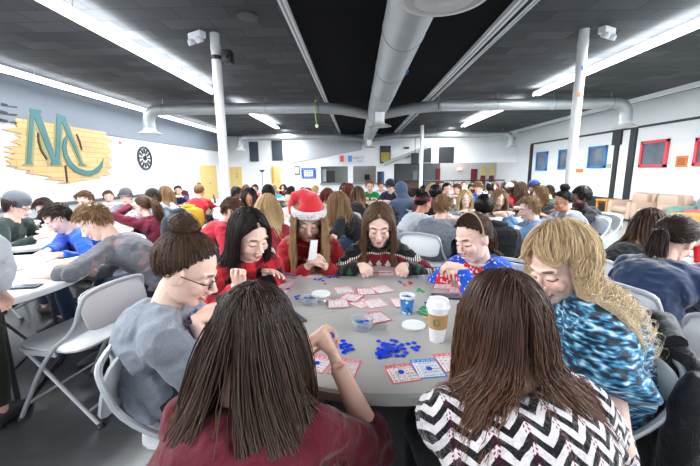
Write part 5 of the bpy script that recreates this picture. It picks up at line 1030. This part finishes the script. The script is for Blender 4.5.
# chips
CHM = {'blue': mk('chip_blue', hexc('#0b3fd0'), .25, spec=.6), 'red': mk('chip_red', hexc('#d8202c'), .25), 'orange': mk('chip_orange', hexc('#f0652a'), .25), 'green': mk('chip_green', hexc('#12a860'), .25), 'yellow': mk('chip_yellow', hexc('#e6c93a'), .25)}
CPT = {}
def chip(c, loc, label, group, tilt=0, az=0):
    if c not in CPT:
        o = obj('bingo_chip', G().lathe([(.0, 0), (.0095, 0), (.0101, .0005), (.0101, .0014), (.0095, .0019), (0, .0019)], n=18), CHM[c]); CPT[c] = o
    else: o = CPT[c].copy(); C.objects.link(o)
    o.location = loc; o.rotation_euler = (tilt, 0, az); return tag(o, label, 'bingo chip', group)
def heap(c, pts, lab, grp, z0=TZ, spread=0):
    placed = []
    for (px, py) in pts:
        v = tp(px, py, z0); lvl = sum(1 for q in placed if (q[0]-v.x)**2+(q[1]-v.y)**2 < .016**2); lvl = min(lvl, 4); placed.append((v.x, v.y))
        chip(c, (v.x, v.y, z0+.0021*lvl), lab, grp, tilt=.02 if lvl else 0, az=rng.random()*6)
ga = np.random.default_rng(4); pts = [(ga.normal(388, 5.5), ga.normal(349, 4)) for _ in range(40)]+[(378, 356), (384, 357), (389, 356), (398, 350), (404, 349), (402, 345), (408, 344), (414, 343), (413, 348), (418, 347), (416, 350), (406, 353), (397, 356), (403, 356), (395, 342)]
heap('blue', pts, 'blue bingo chip in the large loose pile near the middle of the table', 'blue chips in the large pile')
heap('blue', [(343, 341), (345, 344), (347, 347), (342, 348), (349, 350), (346, 351), (352, 350), (344, 353), (341, 346), (350, 346)], 'blue bingo chip in the small pile beside the raised hand', 'blue chips beside the raised hand')
heap('blue', [(328, 277), (331, 276.5), (334, 277), (337, 276), (340, 276), (342, 275), (335, 275), (330, 278), (338, 277.5)], 'blue bingo chip in the row in front of the santa hat woman', 'blue chips before the santa hat')
heap('blue', [(315, 279.5), (319, 280), (323, 281), (321, 279)], 'blue bingo chip in the loose cluster left of the row of chips', 'blue chips left of the row')
heap('blue', [(295.5, 297), (297, 299), (298.5, 296)], 'blue bingo chip left of the white tubs', 'blue chips left of the tubs'); heap('blue', [(290, 308), (291, 311)], 'blue bingo chip by the dark hair, below the tubs', 'blue chips below the tubs')
for px, py, lab in ((314.5, 273.5, 'blue chip marking the card before the santa hat woman'), (331, 270.5, 'blue chip marking the card by the stick of cards'), (288, 289, 'blue chip marking the nearer plaid side card'), (284.5, 282.5, 'blue chip marking the further plaid side card'), (286, 296, 'teal blue chip beside the red chip'), (369, 272.5, 'lone blue chip before the christmas sweater'), (401, 283, 'blue chip in the mixed cluster'), (399.5, 281.5, 'blue chip at the back of the mixed cluster')): heap('blue', [(px, py)], lab, None)
for px, py, lab in ((401, 372, 'blue chip marking the red bordered card'), (429, 368.5, 'blue chip marking the blue bordered card'), (317, 363, 'blue chip marking the left hand card by the forearm')): heap('blue', [(px, py)], lab, None, z0=TZ+.0016)
heap('red', [(373, 272.5), (378, 272.8), (384, 272.9)], 'red bingo chip in the line before the christmas sweater', 'red chips in the line'); heap('orange', [(375.5, 272.6), (381, 273), (388, 273), (391, 272.5)], 'orange bingo chip in the line before the christmas sweater', 'orange chips in the line')
heap('green', [(367.5, 273.2)], 'green chip at the left end of the line', None); heap('red', [(410, 284), (411.5, 283), (409, 282.5)], 'red bingo chip in the mixed cluster', 'red chips in the mixed cluster'); heap('orange', [(405, 286), (404, 284.5)], 'orange bingo chip in the mixed cluster', 'orange chips in the mixed cluster')
heap('green', [(418, 291), (421, 290.5), (423, 292), (419, 289)], 'green bingo chip behind the blue cup', 'green chips behind the cup'); heap('green', [(421, 309), (424, 311), (427, 312), (419, 312), (423, 307), (426, 315), (422, 314), (425, 308)], 'green bingo chip between the two cups', 'green chips between the cups')
heap('blue', [(427, 305), (426, 303)], 'blue bingo chip beside the green ones between the cups', 'blue chips between the cups'); heap('yellow', [(426, 318)], 'yellow chip between the cups', None); heap('red', [(325, 284)], 'lone red chip in the middle of the table', None); heap('red', [(282, 296)], 'lone red chip near the plaid shirt', None)
# tubs, lid, cups, phones
CLR = mk('clear_plastic', (.85, .88, .92), .15, trans=.75, spec=.4); 
def tub(px, py, lab, fill, n=9, r=.042, h=.038):
    c = tp(px, py); t = empty('plastic_tub', (c.x, c.y, TZ), 0, lab, 'tub')
    obj('wall', G().lathe([(0, .0015), (r*.82, .0015), (r-.002, h-.004), (r-.0015, h), (r+.003, h+.001), (r+.003, h-.003), (r, h-.004), (r*.84, 0), (0, 0)], n=32), CLR, t)
    for k in range(n):
        a = rng.random()*6.28; rr = r*.55*math.sqrt(rng.random()); chip(fill[k % len(fill)], (c.x+rr*math.cos(a), c.y+rr*math.sin(a), TZ+.004+.0024*k), 'bingo chip inside the '+lab.replace('of blue chips ', '').replace('of mixed chips ', ''), 'chips in '+lab, tilt=rng.normal()*.12, az=a)
    return t
tub(362, 328, 'clear round tub of blue chips nearest the large pile', ['blue', 'blue', 'green', 'blue'], 13, .045, .042); tub(310, 303.5, 'clear round tub of mixed chips left of the white tub', ['red', 'blue', 'green', 'blue'], 11, .042, .036)
c = tp(321, 300); t = empty('plastic_tub', (c.x, c.y, TZ), 0, 'white lidded tub beside the tub of mixed chips', 'tub'); obj('wall', G().lathe([(.034, 0), (.042, .034), (.0, .034)], n=32), CLR, t); obj('lid', G().lathe([(.046, .030), (.046, .037), (.042, .040), (.038, .038), (0, .038)], n=32), mk('lid_white', (.8, .81, .82), .35), t)
c = tp(413.5, 326); t = tag(obj('tub_lid', G().lathe([(.0, 0), (.046, 0), (.048, .003), (.048, .007), (.045, .008), (.043, .005), (0, .005)], (0, 0, 0), n=40), MC['lid_white']), 'loose round white lid lying in front of the blue paper cup', 'lid'); t.location = (c.x, c.y, TZ)
c = tp(437, 340); H_ = .155; t = empty('coffee_cup', (c.x, c.y, TZ), 0, 'tall white takeaway coffee cup with a brown sleeve and green round logo', 'cup')
obj('cup', G().lathe([(.0, .0), (.027, 0), (.028, .004), (.039, H_-.02), (.0, H_-.02)], n=40), mk('cup_white', (.82, .82, .82), .4), t)
obj('lid', G().lathe([(.043, H_-.024), (.044, H_-.016), (.041, H_-.012), (.038, H_+.004), (.036, H_+.008), (.032, H_+.004), (0, H_+.002)], n=40), MC['lid_white'], t)
rs = lambda z: .028+.011*z/(H_-.02)+.0012
obj('cup_sleeve', G().lathe([(rs(.055), .055), (rs(.112), .112), (rs(.112)-.002, .112), (rs(.055)-.002, .055), (rs(.055), .055)], n=40), mk('kraft', hexc('#b08a5e'), .8), t)
def curved(g, shape, zc, a0, off, mi=0):
    """flat outline wrapped on the cup"""
    P = []; 
    for x, y in shape: R_ = rs(zc+y)+off; a = a0+x/R_; P.append((R_*math.cos(a), R_*math.sin(a), zc+y))
    g.add(P, [tuple(range(len(P)))], mi)
ca = math.atan2(-c.y, -c.x); circ = lambda r, n=24, cx=0, cy=0: [(cx+r*math.cos(2*math.pi*i/n), cy+r*math.sin(2*math.pi*i/n)) for i in range(n)]
GRN = mk('logo_green', hexc('#0f6b45'), .5); g = G(); curved(g, circ(.0135), .083, ca-.1, .0006); lo = obj('logo_disc', g, GRN, t, smooth=False)
g = G()
curved(g, circ(.0042, 14, 0, .0012), .083, ca-.1, .0010); curved(g, [(-.005, .006), (-.003, .0095), (0, .0075), (.003, .0095), (.005, .006)], .083, ca-.1, .0010)
for s_ in (-1, 1):
    for k in range(3): x = s_*(.0058+.002*k); curved(g, [(x, -.006-.001*k), (x+s_*.0009, -.006), (x+s_*.0009, .003-k*.001), (x, .004)], .083, ca-.1, .0010)
curved(g, [(-.004, -.0105), (-.0028, -.0045), (.0028, -.0045), (.004, -.0105)], .083, ca-.1, .0010)
obj('logo_figure', g, MC['kraft'], lo, smooth=False)
c = tp(407, 313); t = empty('paper_cup', (c.x, c.y, TZ), 0, 'small blue and white patterned paper cup beside the green chips', 'cup')
pc = NT('cup_print'); v = pc.n('TexVoronoi', Scale=45); pc.l(pc.obj(), v.inputs['Vector']); sp = pc.n('SeparateXYZ'); pc.l(pc.obj(), sp.inputs[0]); z_ = pc.math('ADD', sp.outputs[2], pc.math('MULTIPLY', pc.noise(40, 2), .02))
pc.col(pc.mix(pc.math('GREATER_THAN', z_, .083), pc.mix(pc.math('LESS_THAN', v.outputs['Distance'], .3), pc.mix(pc.math('GREATER_THAN', pc.noise(55, 1), .55), hexc('#3b86c8'), hexc('#1d4f98')), hexc('#c8dcec')), hexc('#e6e8ea'))); pc.b.inputs['Roughness'].default_value = .5
obj('cup', G().lathe([(0, .003), (.024, .003), (.0325, .086), (.0338, .088), (.0345, .086), (.0335, .083), (.025, 0), (0, 0)], n=36), pc.m, t)
def phone(px, py, rz, lab, m=None):
    c = tp(px, py); t = empty('phone', (c.x, c.y, TZ), math.radians(rz), lab, 'phone'); obj('body', G().bx((-.07, -.035, 0), (.07, .035, .008)), m or mk('phone_body', (.03, .03, .035), .3), t, bevel=.003, smooth=False); obj('screen', G().bx((-.062, -.031, .008), (.062, .031, .0084)), mk('phone_screen', (.09, .10, .14), .05), t, smooth=False); return t
phone(446, 297, -6, 'black phone lying behind the tall coffee cup'); t = phone(290, 276, -28, 'phone with a pink case before the open hand of the plaid shirt', mk('phone_pink', hexc('#d88aa0'), .4)); phone(293, 318, -55, 'phone half hidden by the dark hair, left of the white tubs')
# small things held
P_ = at(243, 272, 1.72); t = tag(obj('white_card', G().prism([at(239, 292, 1.73), at(247, 289, 1.73), at(246, 277, 1.75), at(242, 272, 1.75)], (0, .001, 0)), PAP, smooth=False), 'folded white card held up by the woman in plaid', 'card')
t = empty('card_strip', (0, 0, 0), 0, 'long white strip of paper held by the woman in the santa hat', 'paper'); a = at(311, 260, 2.06); b = at(316, 240, 2.1)
obj('strip', G().prism([(a.x-.018, a.y, a.z), (a.x+.03, a.y, a.z), (b.x+.012, b.y, b.z), (b.x-.032, b.y, b.z)], (0, .002, 0)), PAP, t, smooth=False)
chip('blue', at(331, 336, .99), 'blue chip held in the raised hand of the woman in maroon', None, 1.2)
# ================================================================ things on other tables
def otp(px, py): return onz(px, py, T0+.002)
for k, (px, py, rz) in enumerate([(12, 262, 10), (30, 266, -20), (24, 275, 30), (58, 262, 15), (40, 258, -35), (5, 272, 0)]):
    c = otp(px, py); o = tag(obj('paper_card', G().bx((-.06, -.07, 0), (.06, .07, .001)), PAP if k != 2 else mk('card_lilac', (.55, .6, .85)), smooth=False), 'white bingo sheet on the near left white table' if k != 2 else 'bluish card on the near left white table', 'paper', 'sheets on the near left table' if k != 2 else None); o.location = (c.x, c.y, c.z+.0011*k); o.rotation_euler[2] = math.radians(rz)
phone_c = otp(26, 287); t = phone(26, 287, 12, 'dark phone at the near edge of the left white table'); t.location = (phone_c.x, phone_c.y, T0+.002)
for px, py, lab in ((503, 219, 'white sheet before the denim shirt'), (478, 217, 'white sheet before the dark curly updo'), (38, 236, 'white sheet before the dark green jacket'), (120, 219, 'white sheet before the maroon hoodie'), (285, 217, 'white sheet before the pale pink top'), (374, 204, 'white sheet before the green shirt'), (697, 278, 'white sheet on the right edge table')):
    c = otp(px, py); o = tag(obj('paper_card', G().bx((-.1, -.12, 0), (.1, .12, .001)), PAP, smooth=False), lab, 'paper'); o.location = c; o.rotation_euler[2] = rng.random()*3
c = otp(291.5, 222); t = empty('bottle', (c.x, c.y, T0), 0, 'green plastic bottle on the table before the pale pink top', 'bottle'); obj('body', G().lathe([(.03, 0), (.033, .02), (.033, .11), (.02, .15), (.012, .165), (.012, .185), (0, .185)], n=20), mk('green_bottle', hexc('#1f9a50'), .2, trans=.3), t); obj('bottle_cap', G().lathe([(.014, .18), (.014, .197), (0, .197)], n=16), mk('lid_white', (.8, .8, .8)), t)
c = otp(700, 262); t = tag(obj('red_cup', G().lathe([(0, .003), (.03, .003), (.043, .11), (.045, .112), (.045, .108), (.032, 0), (0, 0)], n=24), CHM['red']), 'red plastic cup at the right edge of the photo', 'cup'); t.location = (c.x, c.y, T0)
# coats on chairs
def coat(root_loc, fa, m, lab, w=.22, h=.42, z=.46, puff=.0):
    rz = math.radians(fa)-math.pi/2; t = empty('coat', (root_loc[0], root_loc[1], 0), rz, lab, 'coat'); g = G()
    g.loft([(0, -.275, z-.0+h*0), (0, -.31, z+h*.5), (0, -.315, z+h*.9), (0, -.295, z+h)], [(w, .05), (w*1.02, .06+puff), (w*.95, .05+puff), (w*.7, .035)], side=(1, 0, 0), n=20, power=.8)
    g.ell((w*.9, -.28, z+h*.45), (.06+puff, .06, h*.5)); g.ell((-w*.9, -.28, z+h*.45), (.06+puff, .06, h*.5))
    if puff:
        for k in range(4): g.ell((0, -.34, z+h*(.15+.22*k)), (w, .045, h*.11))
    obj('cloth', remesh(g, .011, 2), m, t); obj('collar', G().loft([(-w*.5, -.29, z+h+.01), (0, -.335, z+h+.03), (w*.5, -.29, z+h+.01)], [.03, .035, .03], n=10), m, t); return t
def find(s): return next((l, math.degrees(f)) for sh, r, l, f, k in PEOPLE if s in sh)
l, f = find('yellow doors'); coat(l, f, cloth('yellow_coat', '#dba932', bump=.9), 'yellow coat hanging on the chair of the person in red', h=.36, z=.44)
l, f = find('maroon hoodie'); coat(l, f, cloth('slate_puffer', '#3a404a', bump=.6), 'dark grey quilted puffer jacket on the chair of the maroon hoodie girl', w=.24, h=.44, puff=.015)
l, f = find('dark curly updo'); coat(l, f, cloth('black_puffer', '#121316', bump=.8), 'black puffer jacket on the chair behind the bright blue sweater', w=.23, h=.4, puff=.01)
l, f = find('wavy blonde'); coat(l, f, cloth('black_leather', '#14161b', rough=.45, bump=.9), 'dark jacket hanging on the chair of the woman in the blue print top', w=.26, h=.5, z=.3)
# empty chairs
c = onz(60, 335, .45); chair_at(-1.66, 1.88, 172, 'empty white folding chair at the lower left, between the two nearest tables', 'fold')
c = onz(700, 345, .45); chair_at(1.78, 1.42, 35, 'empty white folding chair at the right edge, in front of the right table', 'fold')
for px, py, lab, fc in ((296, 190, 'empty maroon chair left of the blue banner, far away', -90), (341, 194, 'empty maroon chair beyond the woman in black', -60)):
    v = at(px, py, 8.2 if px < 300 else 7.6); chair_at(v.x, v.y, fc, lab, 'banquet')
# ================================================================ chairs under the people
for short, root, loc, fa, kind in PEOPLE:
    if kind: chair_at(loc[0], loc[1], math.degrees(fa), ('white folding chair' if kind == 'fold' else 'maroon padded chair')+' seating '+short, kind)
for t_, u_ in ((CH, CH_USED), (MCH, MCH_USED)):
    if not u_[0]:
        for c_ in list(t_.children): bpy.data.objects.remove(c_)
        bpy.data.objects.remove(t_)
